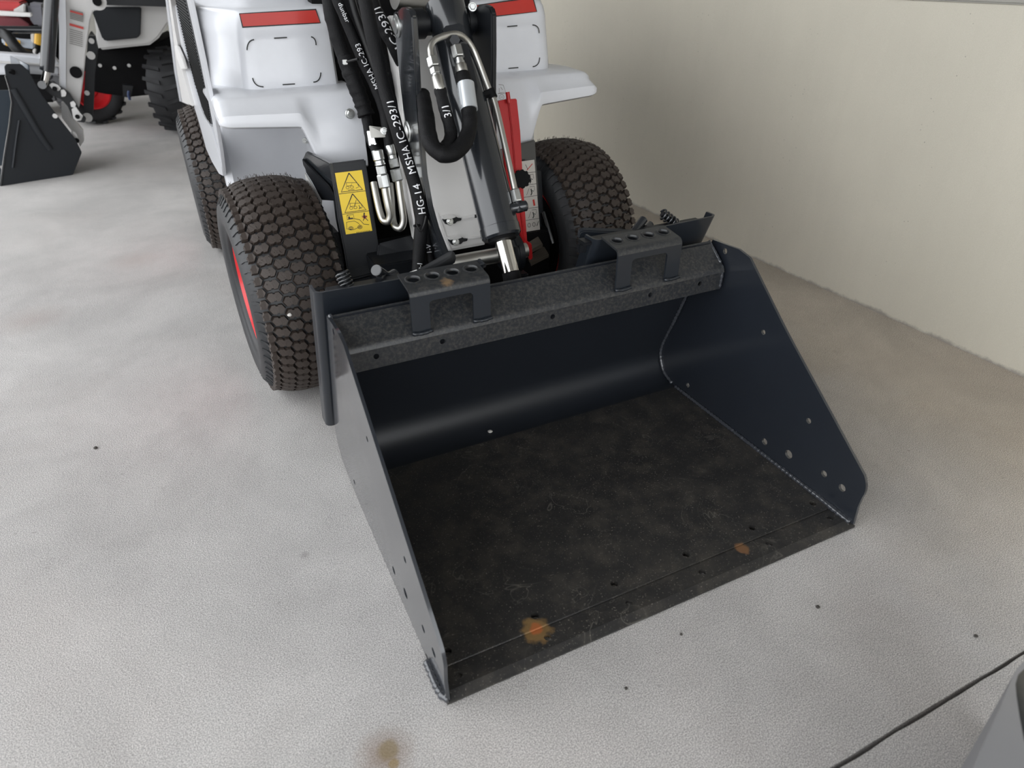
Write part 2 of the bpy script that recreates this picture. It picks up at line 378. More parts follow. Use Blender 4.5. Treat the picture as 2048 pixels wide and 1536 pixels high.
# ------------------------------------------------------------------ BUCKET
W = 0.92; TH = .006
bk = thing('loader_bucket', 'large dark slate steel bucket lying flat on the concrete in front of the white loader', 'bucket', (.46, .35, 0))
side = [(-.002,.010)]+[(.001,.055)]+arc(.052,.098,.055,195,140,6)+[(.430,.449)]+[(.468,.456),(.560,.449),(.702,.105)]+arc(.640,.078,.066,5,-78,6)+[(.52,.0),(.10,.0),(.05,.002)]
shol_ = [(.553,.045,.0065),(.266,.047,.0085),(.193,.060,.0105),(.095,.075,.0075),(.046,.073,.0085),(.166,.170,.0065),(.339,.305,.006),(.511,.437,.007)]
cr_a, cr_b = V((.68,.085)), V((.30,.322))      # soft bend line of the right cheek
cn = V((-(cr_b-cr_a).y, (cr_b-cr_a).x)).normalized()
if cn.y < 0: cn = -cn
for nm, x, sg in (('side_plate', 0, 1), ('side_plate', W-TH, 1)):
    bm = plate_bm(side, shol_, lambda u, v, x=x: V((x, u, v)), (TH,0,0))
    for k in range(-3, 4):
        q = cr_a+cn*k*.012
        bmesh.ops.bisect_plane(bm, geom=bm.verts[:]+bm.edges[:]+bm.faces[:], plane_co=(0,q.x,q.y), plane_no=(0,cn.x,cn.y))
    if x > .5:
        for v in bm.verts:
            d = (V((v.co.y, v.co.z))-cr_a).dot(cn); t = min(max((d+.036)/.072, 0), 1)
            v.co.x += .055*(max(d,0) if t >= 1 else .072*t*t*.5 if t > 0 else 0)
    finish(bm, nm, M['steel'], bk, smooth=.5)
# floor sheet + cutting edge with drilled bolt holes
hx = [.034,.203,.373,.543,.714,.885]
fl = plate_bm([(TH,.056),(W-TH,.056),(W-TH,.600),(TH,.600)], [(x,.081,.0075) for x in hx], lambda u, v: V((u, v, .014)), (0,0,-.006))
finish(fl, 'floor_plate', M['scuffed'], bk, smooth=.3)
bm = plate_bm([(0,.012),(W,.012),(W,.10),(0,.10)][:4], [(x,.032,.0068) for x in hx]+[(x,.081,.0085) for x in hx], lambda u, v: V((u, v, .0115 if v < .06 else .008)), (0,0,-.0105 if False else -.0074))
add_prism(bm, [(0,.012,.0115),(0,.012,.001),(0,-.004,.001),(0,-.004,.0045)], (W,0,0))
finish(bm, 'cutting_edge', M['scuffed'], bk, smooth=.3)
weld('weld_bead', [(TH+.002,.0565,.0118),(.3,.0560,.0118),(.6,.0568,.0118),(W-TH-.002,.0562,.0112)], .0016, bk, M['scuffed'])
back = [(.600,.014)]+arc(.612,.084,.070,-90,10,8)+[(.612,.276),(.575,.372),(.546,.447)]
sheet('back_sheet', back, TH, W-TH, -.006, M['steel_in'], bk, smooth=.6)
# top beam: sloped plate folded down into a lip, with five holes
sheet('top_beam', [(.556,.447),(.501,.4035)]+[(.4965,.399),(.4950,.393)], TH, W-TH, -.005, M['steel_dusty'], bk, smooth=.8)
bm = plate_bm([(TH,.350),(W-TH,.350),(W-TH,.394),(TH,.394)], [(x,.3755,.0058) for x in (.070,.206,.456,.708,.849)], lambda u, v: V((u, .4950, v)), (0,.005,0))
finish(bm, 'beam_lip', M['steel_dusty'], bk, smooth=.3)
# welds on cheeks
xr = W-TH
weld('weld_bead', [(xr-.001,.497,.352),(xr-.001,.496,.395),(xr-.001,.505,.408)], .0042, bk)
weld('weld_bead', [(xr-.001,.506,.411),(xr-.001,.530,.430),(xr-.001,.556,.449)], .0038, bk)
weld('weld_bead', [(xr-.002,.605,.292),(xr-.002,.640,.200),(xr-.002,.674,.115),(xr-.002,.677,.072),(xr-.002,.655,.035),(xr-.002,.614,.017)], .0046, bk)
weld('weld_bead', [(xr-.003,.60,.016),(xr-.003,.40,.016),(xr-.003,.20,.015),(xr-.003,.06,.014)], .0050, bk)
weld('weld_bead', [(xr-.002,.11,.014),(xr-.003,.05,.013),(xr-.001,.005,.010)], .0060, bk)
weld('weld_bead', [(TH+.001,.497,.352),(TH+.001,.500,.402),(TH+.001,.53,.428),(TH,.556,.452)], .0040, bk)
weld('weld_bead', [(-.003,.085,.004),(-.004,.055,.006),(-.004,.03,.006),(-.002,.008,.010),(.004,-.001,.013)], .0065, bk)
weld('weld_bead', [(TH+.003,.02,.012),(TH+.003,.2,.015),(TH+.003,.6,.016)], .003, bk)
# mounting plates behind the beam, ends bent back
def mount(x0, x1, zt0, zt1):
    bm = bmesh.new(); rows = []
    def zt(x): return zt0+(zt1-zt0)*(x-x0)/(x1-x0)
    yb = lambda z: .560+(.497-z)*.400
    prof = [(x0,.045,0)]+[(x0+.0005,.016,0)]+[(x0+.016*(1-math.cos(a)), .016*(1-math.sin(a)), 0) for a in (.2,.5,.8,1.1,1.4)]+[(x0+.016,0,0),(x1-.014,0,0)]+[(x1-.014+.014*math.sin(a), .014*(1-math.cos(a)), 0) for a in (.4,.8,1.2)]+[(x1,.014,0),(x1,.034,0)]
    fr, bkk = [], []
    n = len(prof)
    for i, (x, dy, _) in enumerate(prof):
        a = V(prof[max(i-1,0)][:2]); c = V(prof[min(i+1,n-1)][:2]); d = (c-a).normalized(); off = V((-d.y, d.x))*.005
        xt = min(max(x, x0), x1)
        for lst, ox, oy in ((fr, 0, 0), (bkk, off.x, off.y)):
            zb_ = .09; z1 = zt(xt)
            lst.append((bm.verts.new((x+ox, yb(zb_)+dy+oy, zb_)), bm.verts.new((x+ox, yb(z1)+dy+oy, z1))))
    for A in (fr, bkk):
        for i in range(n-1): bm.faces.new((A[i][0], A[i+1][0], A[i+1][1], A[i][1]))
    for i in range(n-1):
        bm.faces.new((fr[i][1], fr[i+1][1], bkk[i+1][1], bkk[i][1])); bm.faces.new((fr[i][0], bkk[i][0], bkk[i+1][0], fr[i+1][0]))
    for i in (0, n-1): bm.faces.new((fr[i][0], fr[i][1], bkk[i][1], bkk[i][0]))
    return finish(bm, 'mounting_plate', M['navy'], bk, smooth=.5)
mount(-.016, .335, .497, .492); mount(.594, .925, .501, .510)
# step brackets: bent plate with four dimpled holes and a cut-out between two legs
def step(x0, x1, zt):
    yf = .492; zb = .407; lw = .037
    outl = [(x0,zb),(x0+lw,zb)]+[(x0+lw,zt-.036)]+arc(x0+lw+.009,zt-.036,.009,180,90,4)+arc(x1-lw-.009,zt-.036,.009,90,0,4)+[(x1-lw,zb),(x1,zb),(x1,zt-.014),(x0,zt-.014)]
    bm = plate_bm(outl, [], lambda u, v: V((u, yf, v)), (0,.005,0))
    o = finish(bm, 'step_bracket', M['navy'], bk, smooth=.3, bev=0)
    bm = bmesh.new(); pr = [(yf,zt-.014)]+[(yf+.014*(1-math.cos(math.radians(a))), zt-.014+.014*math.sin(math.radians(a))) for a in (18,36,54,72,90)]
    n = len(pr); off = []
    for i in range(n):
        a = V(pr[max(i-1,0)]); c = V(pr[min(i+1,n-1)]); d = (c-a).normalized(); off.append((pr[i][0]+d.y*.005, pr[i][1]-d.x*.005))
    loop = pr+off[::-1]; add_prism(bm, [(x0,p[0],p[1]) for p in loop], (x1-x0,0,0)); finish(bm, 'bracket_bend', M['steel_dusty'], o, smooth=.6)
    xc = [x0+(x1-x0)*t for t in (.135,.375,.625,.865)]
    y0, y1 = yf+.014, .562; sl = .14
    zz = lambda y: zt+(y-y0)*sl
    bm = plate_bm([(x0,y0),(x1,y0),(x1,y1),(x0,y1)], [(x,.534,.0130) for x in xc], lambda u, v: V((u, v, zz(v))), (0,0,-.005), seg=20)
    finish(bm, 'bracket_top', M['steel_dusty'], o, smooth=.3)
    for x in xc:      # raised, extruded collars
        bm = bmesh.new(); R1 = []
        for (r, h) in ((.0170,0.0004),(.0152,.0014),(.0138,.0018),(.0126,.0012),(.0124,-.004)):
            R1.append([bm.verts.new((x+r*math.cos(2*PI*k/20), .534+r*math.sin(2*PI*k/20), zz(.534+r*math.sin(2*PI*k/20))+h)) for k in range(20)])
        for A, B in zip(R1, R1[1:]):
            for k in range(20): bm.faces.new((A[k], A[(k+1) % 20], B[(k+1) % 20], B[k]))
        finish(bm, 'hole_collar', M['steel_dusty'], o, smooth='all')
    for xx in (x0, x1-lw): weld('foot_weld', [(xx-.002,yf-.002,zb+.001),(xx+lw*.5,yf-.003,zb-.001),(xx+lw+.002,yf-.002,zb+.001)], .0034, o, M['navy'])
step(.146, .311, .497); step(.610, .778, .499)

# ------------------------------------------------------------------ WHITE LOADER
ld = thing('compact_loader', 'white compact wheel loader with brown-treaded tyres holding the large slate bucket', 'loader', (.43, 1.7, 0))

# ---- wheels
YAW = math.radians(2.5)
def tyre(xc, yc_, R, hw, vis=None, rows=60, yw=YAW):
    """vis: angle window (deg, 0 = towards -y, 90 = up) whose lugs are separate pieces"""
    rb = R-.0105; tw = .0895
    prof = []
    for s in [i/10 for i in range(-10, 11)]: prof.append((s*tw, rb-.018*abs(s)**2.6))
    sh = rb-.018
    wall = [(hw*.88, sh-.012),(hw*.965, sh-.028),(hw, sh-.048),(hw*.985, sh-.066),(hw*.95, sh-.078),(hw*.91,sh-.083),(hw*.915,sh-.087),(hw*.87, sh-.094),(hw*.80,sh-.097)]
    prof = [(-x, r) for x, r in wall[::-1]]+prof+wall
    bm = bmesh.new(); seg = 72; rings = []
    for x, r in prof: rings.append([bm.verts.new((x, r*math.cos(2*PI*k/seg), r*math.sin(2*PI*k/seg))) for k in range(seg)])
    for A, B in zip(rings, rings[1:]):
        for k in range(seg): bm.faces.new((A[k], A[(k+1) % seg], B[(k+1) % seg], B[k]))
    t = finish(bm, 'tyre', M['rubber'], ld, smooth='all'); t.location = (xc, yc_, R); t.rotation_euler = (0, 0, yw)
    # rim
    bm = bmesh.new(); rr = sh-.095; pr = [(hw*.76,rr),(hw*.82,rr-.003),(hw*.825,rr-.009),(hw*.76,rr-.012),(hw*.55,rr-.020),(hw*.42,rr-.034),(hw*.38,rr*.62),(hw*.48,rr*.50),(hw*.50,rr*.28),(hw*.62,rr*.25),(hw*.62,0.004)]
    for sg in (-1, 1):
        rg = [[bm.verts.new((sg*x, r*math.cos(2*PI*k/48), r*math.sin(2*PI*k/48))) for k in range(48)] for x, r in pr]
        for A, B in zip(rg, rg[1:]):
            for k in range(48): bm.faces.new((A[k], A[(k+1) % 48], B[(k+1) % 48], B[k]))
    finish(bm, 'rim', M['rimred'], t, smooth=.6)
    # tread blocks
    hexa = [(-.0188,0),(-.0118,.0118),(-.0036,.0118),(-.0026,.0090),(.0026,.0090),(.0036,.0118),(.0118,.0118)]; hexa = hexa+[(-a, -b_) for a, b_ in hexa]
    half = [(-.0120,0),(-.0060,.0115),(.0040,.0105),(.0060,.0045),(.0085,.0030),(.0065,-.0040),(.0080,-.0110),(-.0060,-.0115)]
    def block_bm(bm, xo, shp, ang, mir=1):
        n = len(shp); top, bot = [], []
        for (u, v) in shp:
            x = xo+u*mir; s = min(1, abs(x)/(tw)); rt = R-.018*s**2.6; rbx = rb-.018*s**2.6-.002
            a = v/R
            for lst, rad, k in ((top, rt, .90), (bot, rbx, 1.06)):
                th = ang+a*k; xx = xo+u*mir*k
                lst.append(bm.verts.new((xx, -rad*math.cos(th), rad*math.sin(th))))
        bm.faces.new(top); 
        for i in range(n): bm.faces.new((top[i], bot[i], bot[(i+1) % n], top[(i+1) % n]))
    cols = [(-.0672,hexa,0,1),(-.0336,hexa,.5,1),(0,hexa,0,1),(.0336,hexa,.5,1),(.0672,hexa,0,1),(-.0945,half,.5,-1),(.0945,half,.5,1)]
    sc = tw/.0907
    cols = [(x*sc, [(u*sc, v) for u, v in s_], st, mi) for x, s_, st, mi in cols]
    rest = bmesh.new(); nrest = 0
    for ci, (xo, shp, st, mi) in enumerate(cols):
        me = None
        for k in range(rows):
            ang = 2*PI*(k+st)/rows; dg = (math.degrees(ang)+180) % 360-180
            if vis and vis[0] < dg < vis[1]:
                if me is None:
                    bm = bmesh.new(); block_bm(bm, xo, shp, 0, mi); bmesh.ops.recalc_face_normals(bm, faces=bm.faces)
                    me = bpy.data.meshes.new('tread_block'); bm.to_mesh(me); bm.free()
                o = ob('tread_block', me, M['lug'], t); o.rotation_euler = (-ang, 0, 0)
            else: block_bm(rest, xo, shp, ang, mi); nrest += 1
    finish(rest, 'tread_blocks', M['lug'], t, kind='stuff')
    # shoulder ribs running down the sidewall
    bm = bmesh.new()
    for sg in (-1, 1):
        for k in range(rows):
            a0 = 2*PI*(k+.5)/rows
            pts = [(hw*.81, sh+.003, .0), (hw*.885, sh-.012, .018), (hw*.955, sh-.024, .018)]
            q = []
            for (x, r, da) in pts:
                for e in (-1, 1): q.append(bm.verts.new((sg*(x+.0014), -(r+.0005)*math.cos(a0+da+e*.016), (r+.0005)*math.sin(a0+da+e*.016))))
            bt = [bm.verts.new((v.co.x-sg*.008, v.co.y*.985, v.co.z*.985)) for v in q]
            bm.faces.new((q[0],q[1],q[3],q[2])); bm.faces.new((q[2],q[3],q[5],q[4]))
            for i, j in ((0,1),(1,3),(3,5),(5,4),(4,2),(2,0)): bm.faces.new((q[i], bt[i], bt[j], q[j]))
    finish(bm, 'shoulder_ribs', M['rubber'], t, kind='stuff')
    # moulding whiskers
    bm = bmesh.new()
    for i in range(260):
        a = math.radians(random.uniform(20, 130)); x = random.uniform(-.9, .9)*tw; rt = R-.018*abs(x/(tw))**2.6
        p = V((x, -rt*math.cos(a), rt*math.sin(a))); d = V((random.uniform(-.5,.5), -math.cos(a)+random.uniform(-.4,.4), math.sin(a))).normalized()
        add_tube(bm, [p-d*.002, p+d*random.uniform(.003,.011)], .0006, 3, False)
    finish(bm, 'moulding_whiskers', M['lug'], t, kind='stuff')
    return t
tL = tyre(-.003, 1.142, .283, .119, (-76, 96))
tR = tyre(.864, 1.182, .283, .119, (18, 96))
tB = tyre(-.037, 2.354, .283, .119, None, 60, 0)
for t, sg in ((tL, 1), (tR, -1), (tB, 1)):      # added black disc, painting in the shade inside each rim
    rod('rim_shade_disc', (sg*.135,0,0), (sg*.02,0,0), [(0,.07),(.25,.075),(.26,.145),(.75,.150),(1,.150)], M['black'], t, seg=32)
box('axle_beam', (.08,1.09,.22), (.77,1.22,.34), M['black'], ld)
box('rear_axle_beam', (.05,2.27,.22), (.80,2.39,.34), M['black'], ld)

# ---- white body: one half lofted, the other mirrored about x = .43
XM = .43
def loft(name, rings, m, th=0, mirror=False, closed=False, smooth=.7, flip=False, **k):
    bm = bmesh.new(); R_ = [[bm.verts.new((2*XM-p[0], p[1], p[2]) if mirror else p) for p in r] for r in rings]
    for A, B in zip(R_, R_[1:]):
        n = len(A)
        for i in range(n if closed else n-1): bm.faces.new((A[i], A[(i+1) % n], B[(i+1) % n], B[i]))
    bmesh.ops.recalc_face_normals(bm, faces=bm.faces)
    o = finish(bm, name, m, ld, smooth=smooth, **k)
    if th:
        md = o.modifiers.new('Solidify', 'SOLIDIFY'); md.thickness = th; md.offset = 0
    return o
def plan(yf, tap, zt, back=2.75):
    """front panel and cheek, seen from above, at one height"""
    p = [(.232,yf+.10),(.232,yf+.012),(.226,yf+.003),(.214,yf),(.12,yf),(.045+tap,yf)]
    cx, cy, r = .040+tap, yf+.036, .036
    p += [(cx+r*math.cos(math.radians(a)), cy+r*math.sin(math.radians(a))) for a in (-105,-125,-145,-165)]
    p += [(-.005+tap*.8,yf+.055),(-.047+tap*.3,yf+.150),(-.056,yf+.185),(-.062,yf+.40),(-.064,1.9),(-.066,back)]
    return [(x, y, zt) for x, y in p]
lev = [(.737,1.252,0),(.745,1.250,0),(.757,1.248,0),(.80,1.2545,.001),(.858,1.262,.004),(.872,1.2615,.006),(.882,1.258,.008),(.900,1.260,.011),(.914,1.264,.014),(.922,1.270,.018),(.927,1.282,.022),(.932,1.345,.034),(.942,1.375,.040),(1.0,1.392,.046),(1.12,1.42,.055)]
for mi in (False, True):
    loft('body_panel', [plan(y, t, z) for z, y, t in lev], M['white'], .006, mi)
    xs_ = [-.0770,-.0765,-.0745,-.070,-.062,-.05,-.02,.03,.07,.095,.103,.108,.113,.118,.123,.128,.133,.138,.143,.147,.20,.245,.252,.254]
    rings = []
    for i, x in enumerate(xs_):
        e = max(0, min(1, (-.052-x)/.025)); rd = 1-math.sqrt(max(0, 1-e*e))      # rounded outer end
        q = max(0, min(1, (x-.100)/.045)); q = q*q*(3-2*q)
        zb = .694-.012*max(0,(x+.07)/.16)*(1 if x < .09 else 1)+(.585-.682)*q
        zt_ = .752-.018*rd; yb_ = 1.122+.012*rd
        ys_ = 1.27 if x > 0 else 1.27+.02*min(1, -x/.04)
        rings.append([(x,1.50,zt_-.012),(x,1.40,zt_-.004),(x,ys_,zt_+.001),(x,1.225,zt_-.001),(x,1.180+.01*rd,zt_-.003),(x,1.168+.01*rd,zt_-.007),(x,1.162+.012*rd,zt_-.016),(x,yb_+.004,(zt_+zb)/2-.004),(x,yb_,zb+.012+.006*rd),(x,yb_+.001,zb+.004+.008*rd),(x,yb_+.008,zb+.008*rd),(x,yb_+.02,zb+.008*rd)])
    rings[0:0] = [[(p[0]+.0005, 1.30+(p[1]-1.30)*.02, .72+(p[2]-.72)*.02) for p in rings[0]]]
    loft('fender', rings, M['white'], .005, mi)
    wl = []
    for z in (.725,.66,.58,.50,.42,.34):
        f = (.725-z)*.06
        wl.append([(-.066,1.60,z),(-.068,1.515,z),(-.064,1.492,z),(-.052,1.484,z),(-.03,1.482+f,z),(.10,1.482+f,z),(.165,1.470+f,z),(.186,1.45+f,z),(.196,1.40,z),(.20,1.20,z)])
    loft('wheel_well', wl, M['white'], .005, mi)
    sx_ = (lambda x: 2*XM-x) if mi else (lambda x: x)
    # dark leg plate below the fender, lower step and gusset
    q = [(.122,1.118,.592),(.226,1.118,.592),(.226,.93,.345),(.122,.93,.345)]
def quad(name, pts, th, m, par, **k):
    pts = [V(p) for p in pts]; n = (pts[1]-pts[0]).cross(pts[2]-pts[0]).normalized()
    if n.dot(CAM-pts[0]) > 0: n = -n
    return prism(name, pts, n*th, m, par, **k)
# grille in the left cheek with its trim
gp = [(372,-6),(400,120),(414,190),(424,246),(421,252),(412,236),(400,214),(388,170),(373,110),(357,40),(347,-6)]
g = quad('side_grille', [P(x, y, x=-.0740) for x, y in gp], .008, M['grille'], ld, bev=0)
bm = bmesh.new()
for i in range(46):
    z = .60+i*.0078
    add_box(bm, (-.0762, 1.46+max(0,(.70-z))*1.4, z), (-.0735, min(2.30, 1.72+(z-.60)*2.6), z+.0028))
finish(bm, 'grille_louvres', M['black'], g, kind='stuff')
for nm, pp, x, th in (('cheek_trim', [(346,-6),(356,40),(372,110),(387,170),(399,214),(411,238),(422,254),(441,322),(446,352),(438,348),(424,324),(396,262),(378,205),(362,140),(347,60),(337,-6)], -.080, .010),
                      ('cheek_trim', [(426,252),(424,240),(414,190),(400,120),(372,-6),(378,-6),(405,120),(419,190),(430,240),(440,300),(446,345),(441,322)], -.0795, .009)):
    quad(nm, [P(a, b_, x=x) for a, b_ in pp], th, M['white'], ld, bev=.001)
quad('rear_side_panel', [P(a, b_, x=-.090) for a, b_ in [(333,-6),(340,-6),(350,60),(365,140),(381,200),(384,212),(377,210),(361,203),(350,140),(341,60)]], .02, M['greywhite'], ld)
quad('rear_side_trim', [P(a, b_, x=-.093) for a, b_ in [(330,-6),(334,-6),(343,60),(352,140),(363,203),(359,203),(348,140),(338,60)]], .01, M['white'], ld)
quad('latch', [P(a, b_, x=-.096) for a, b_ in [(348,90),(353,92),(364,118),(370,138),(362,140),(354,118)]], .01, M['whitepaint'], ld, bev=.002)
# red reflectors and printed corner marks
fp, fn = V((.1,1.2600,.895)), V((0,-1,.12))
def fpt(x, y): return PP(x, y, (0,1.2545,.88), (0,-1,-.02))
def sticker(name, px, p0, n, m, par, lift=.0012, th=.0012):
    n = V(n).normalized(); pts = [PP(x, y, p0, n)+n*lift for x, y in px]
    return prism(name, pts, -n*th, m, par, bev=0)
pn = V((0,-1,.10))
for px in ([(477.8,26.7),(632,17.5),(641.5,46.5),(484.6,55.8)], [(905,17),(1066,-7),(1074,23.6),(905,44)]):
    o = sticker('reflector_border', px, (.1,1.2550,.890), pn, M['ink'], ld)
    cx = sum(p[0] for p in px)/4; cy = sum(p[1] for p in px)/4
    sticker('reflector', [(cx+(x-cx)*.978, cy+(y-cy)*.85) for x, y in px], (.1,1.2550,.890), pn, M['reflector'], o, .0024)
def dash_arc(a, c, b_): return [(a[0]*(1-t)**2+2*c[0]*t*(1-t)+b_[0]*t*t, a[1]*(1-t)**2+2*c[1]*t*(1-t)+b_[1]*t*t) for t in [i/6 for i in range(7)]]
fn2 = V((0,-1,.11)); fp2 = (.1,1.2490,.80)
bm = bmesh.new()
for st in ([(548,76.5),(574,75)], [(565,169.5),(590,167.8)], [(1014,53.3),(1034.5,51.5)], [(1016.5,136.8),(1036.5,135.2)],
           dash_arc((494,100.5),(494,81),(508,79.3)), dash_arc((622,73.5),(632,76),(632,90.5)), dash_arc((505,156),(509,174),(527,173.6)), dash_arc((626.5,164.3),(641,164),(641.5,145)),
           dash_arc((1064.5,50),(1078.5,50),(1078,66.5)), dash_arc((1079,115),(1079,132),(1065,133.5))):
    strip_bm(bm, [PP(x, y, fp2, fn2) for x, y in st], .0028, fn2, .0012)
finish(bm, 'corner_marks', M['ink'], ld)
bm = bmesh.new(); FQ = lambda x, y: P(x, y, y=1.1195)
for st in ([(997,169),(1006,170),(1011,184),(997,186)], [(998,176),(998,184)], [(1001,174),(1005,180)], [(995,187),(1012,187),(1012,200),(995,201)]):
    strip_bm(bm, [FQ(*q) for q in st], .0014, (0,-1,0), .0012)
strip_bm(bm, [FQ(1003+5*math.cos(a*PI/6), 194+5*math.sin(a*PI/6)) for a in range(13)], .0012, (0,-1,0), .0012); strip_bm(bm, [FQ(1000,194), FQ(1006,194)], .0012, (0,-1,0), .0012)
finish(bm, 'fender_pictogram', M['greyprint'], ld, kind='stuff')
# fender bolt
def hexbolt(name, p, n, r, m, par, h=None, washer=True):
    n = V(n).normalized(); p = V(p); h = h or r*.8; o = None
    if washer: o = rod(name, p-n*r*.5, p+n*r*.25, [(0,r*1.45),(.8,r*1.45),(1,r*1.3)], m, par, seg=18)
    o2 = rod('bolt_head' if washer else name, p, p+n*h, [(0,r),(.8,r),(1,r*.82)], m, o or par, seg=6); return o or o2
hexbolt('fender_bolt', P(700,227.5,y=1.128), (0,-1,.1), .0082, M['zinc'], ld)
hexbolt('chassis_bolt', P(610,282,y=1.46), (-.5,-1,0), .006, M['zinc'], ld)
# inner dark core
box('engine_core', (.205,1.30,.20), (.655,2.6,1.15), M['black'], ld)
box('engine_core', (.02,1.62,.24), (.84,2.7,.80), M['black'], ld)
box('front_crossframe', (.12,1.02,.20), (.74,1.28,.36), M['black'], ld)
# left chassis post with yellow warning sticker
pp0 = P(659,327,y=1.02); pnn = V((0,-1,.22))
PQ = lambda x, y, h=0: PP(x, y, pp0+pnn.normalized()*h, pnn)
post = quad('chassis_post', [PQ(*q) for q in [(659,327),(731,318),(750,440),(770,575),(702,585),(688,500),(676,440),(671,400)]], .03, M['dark'], ld, bev=.003)
quad('gusset', [P(659,327,y=1.015), P(671.5,401,y=1.005), P(645,398,y=1.10), P(612,345,y=1.16), P(604,318,y=1.16), P(612,303,y=1.15)], .008, M['cyl'], ld, bev=.002)
quad('gusset_flange', [P(604,318,y=1.158), P(606,330,y=1.158), P(643,400,y=1.098), P(671,402,y=1.004), P(655,372,y=1.012)], .006, M['dark'], ld, bev=.001)
quad('leg_inner', [P(608,345,y=1.17), P(642,400,y=1.12), P(640,470,y=1.12), P(625,420,y=1.17)], .006, M['greywhite'], ld)
c4 = [PQ(670,346,.002), PQ(723.7,340,.002), PQ(744.6,461.5,.002), PQ(692,469,.002)]
def dframe(c4):
    n = (c4[1]-c4[0]).cross(c4[3]-c4[0]).normalized()
    if n.dot(CAM-c4[0]) < 0: n = -n
    return (lambda u, v: (c4[0].lerp(c4[1], u)).lerp(c4[3].lerp(c4[2], u), v)), n
def poly_fill(bm, pts, n, h): bm.faces.new([bm.verts.new(V(p)+n*h) for p in pts])
uv, dn = dframe(c4)
st = prism('warning_sticker', c4, -dn*.004, M['yellow'], post, bev=0)
bm = bmesh.new(); br = bmesh.new()
def S_(pts, wd=.0016, b=None): strip_bm(b or bm, [uv(*p) for p in pts], wd, dn, .0006)
S_([(0,.335),(1,.335)], .0012); S_([(0,.665),(1,.665)], .0012)
for o_ in (.0, .333):
    tri = [(.50,.025+o_),(.10,.31+o_),(.90,.31+o_),(.50,.025+o_),(.49,.032+o_)]; S_(tri, .0024)
    S_([(.34,.17+o_),(.34,.225+o_),(.50,.225+o_),(.56,.18+o_),(.34,.17+o_)], .001); S_([(.56,.18+o_),(.74,.19+o_),(.78,.26+o_),(.66,.275+o_)], .001)
    for cx in (.36,.52): S_([(cx+.06*math.cos(a*PI/5), .25+o_+.022*math.sin(a*PI/5)) for a in range(11)], .0009)
S_([(.36,.292),(.60,.292)], .001); S_([(.66,.55),(.68,.59),(.64,.62)], .0012); S_([(.60,.46),(.50,.55)], .0011); S_([(.68,.58),(.74,.61)], .001)
S_([(.16,.69),(.40,.69),(.40,.76),(.14,.76),(.16,.69)], .0012)
poly_fill(bm, [uv(*p) for p in [(.18,.755),(.20,.715),(.24,.71),(.26,.74),(.36,.74),(.36,.755)]], dn, .0006)
S_([(.40,.76),(.60,.79),(.72,.87),(.92,.89)], .0012); S_([(.10,.80),(.40,.80),(.52,.84),(.60,.90),(.30,.94),(.06,.91),(.10,.80)], .001)
for cx in (.22,.56): S_([(cx+.08*math.cos(a*PI/6), .91+.028*math.sin(a*PI/6)) for a in range(13)], .0012); S_([(cx+.04*math.cos(a*PI/4), .91+.014*math.sin(a*PI/4)) for a in range(9)], .001)
S_([(.80,.70),(.78,.78)], .003); poly_fill(bm, [uv(.81+.03*math.cos(a), .695+.011*math.sin(a)) for a in [i*PI/4 for i in range(8)]], dn, .0007)
for dx, dy in ((-.10,-.02),(.10,-.01),(-.08,.06),(.10,.07)): S_([(.80,.755),(.80+dx,.755+dy)], .0016)
star = [(.80+(.11 if i % 2 == 0 else .05)*math.cos(i*PI/6), .76+(.045 if i % 2 == 0 else .02)*math.sin(i*PI/6)) for i in range(12)]
poly_fill(br, [uv(*p) for p in star], dn, .0003)
for i in range(9): S_([(.40+i*.06,.992),(.43+i*.06,.990)], .0018)
finish(bm, 'sticker_print', M['ink'], post); finish(br, 'sticker_print', M['redink'], post)
# lower dark boxes behind the bucket
box('lower_frame', (.185,.88,.25), (.33,1.06,.40), M['dark'], ld)
quad('frame_box', [P(757,487,y=.96), P(832,468,y=.96), P(845,520,y=.93), P(752,535,y=.93)], .06, M['dark'], ld, bev=.004)
quad('frame_box', [P(690,512,y=.99), P(757,500,y=.99), P(757,545,y=.95), P(700,560,y=.95)], .05, M['dark'], ld, bev=.004)
# right chassis leg with pictogram decal
rl = quad('chassis_post', [P(1036,288,y=1.10), P(1070.5,279,y=1.10), P(1073.5,330,y=1.09), P(1086,478,y=1.05), P(1030,490,y=1.05)], .03, M['cyl'], ld, bev=.003)
quad('post_edge', [P(1073,340,y=1.09), P(1083,342,y=1.09), P(1087,424,y=1.07), P(1076,430,y=1.07)], .02, M['dark'], ld)
c4 = [P(1038,323.5,y=1.062), P(1068.7,319.5,y=1.062), P(1080,459,y=1.036), P(1050,464,y=1.036)]
uv, dn = dframe(c4); prism('pictogram_sticker', c4, -dn*.003, M['sticker'], rl, bev=0)
bm = bmesh.new(); br = bmesh.new()
for i in range(1,6): S_([(0,i/6),(1,i/6)], .0012)
for i, k in ((1,0),(2,1),(4,2)):
    y = i/6; S_([(.55,y+.03),(.85,y+.03),(.85,y+.09)], .0012); S_([(.62,y+.06),(.66,y+.12),(.58,y+.15)], .003); S_([(.64,y+.085),(.80,y+.10)], .0016)
    S_([(.30,y+.14),(.5,y+.05)], .001)
for dx in (.30,.62): S_([(dx+.09*math.cos(a*PI/5), .91+.03*math.sin(a*PI/5)) for a in range(11)], .0014)
S_([(.80,.94),(.95,.87)], .0016); S_([(.40,.05),(.52,.12)], .0013)
S_([(.85,.05),(.45,.13)], .0022, br); S_([(.72,.55),(.76,.64)], .006, br)
finish(bm, 'sticker_print', M['ink'], rl); finish(br, 'sticker_print', M['redink'], rl)
tube('grey_strap', [P(1087,424,y=1.0), P(1098,460,y=.97), P(1106,487,y=.95)], .0045, M['cyl'], ld)
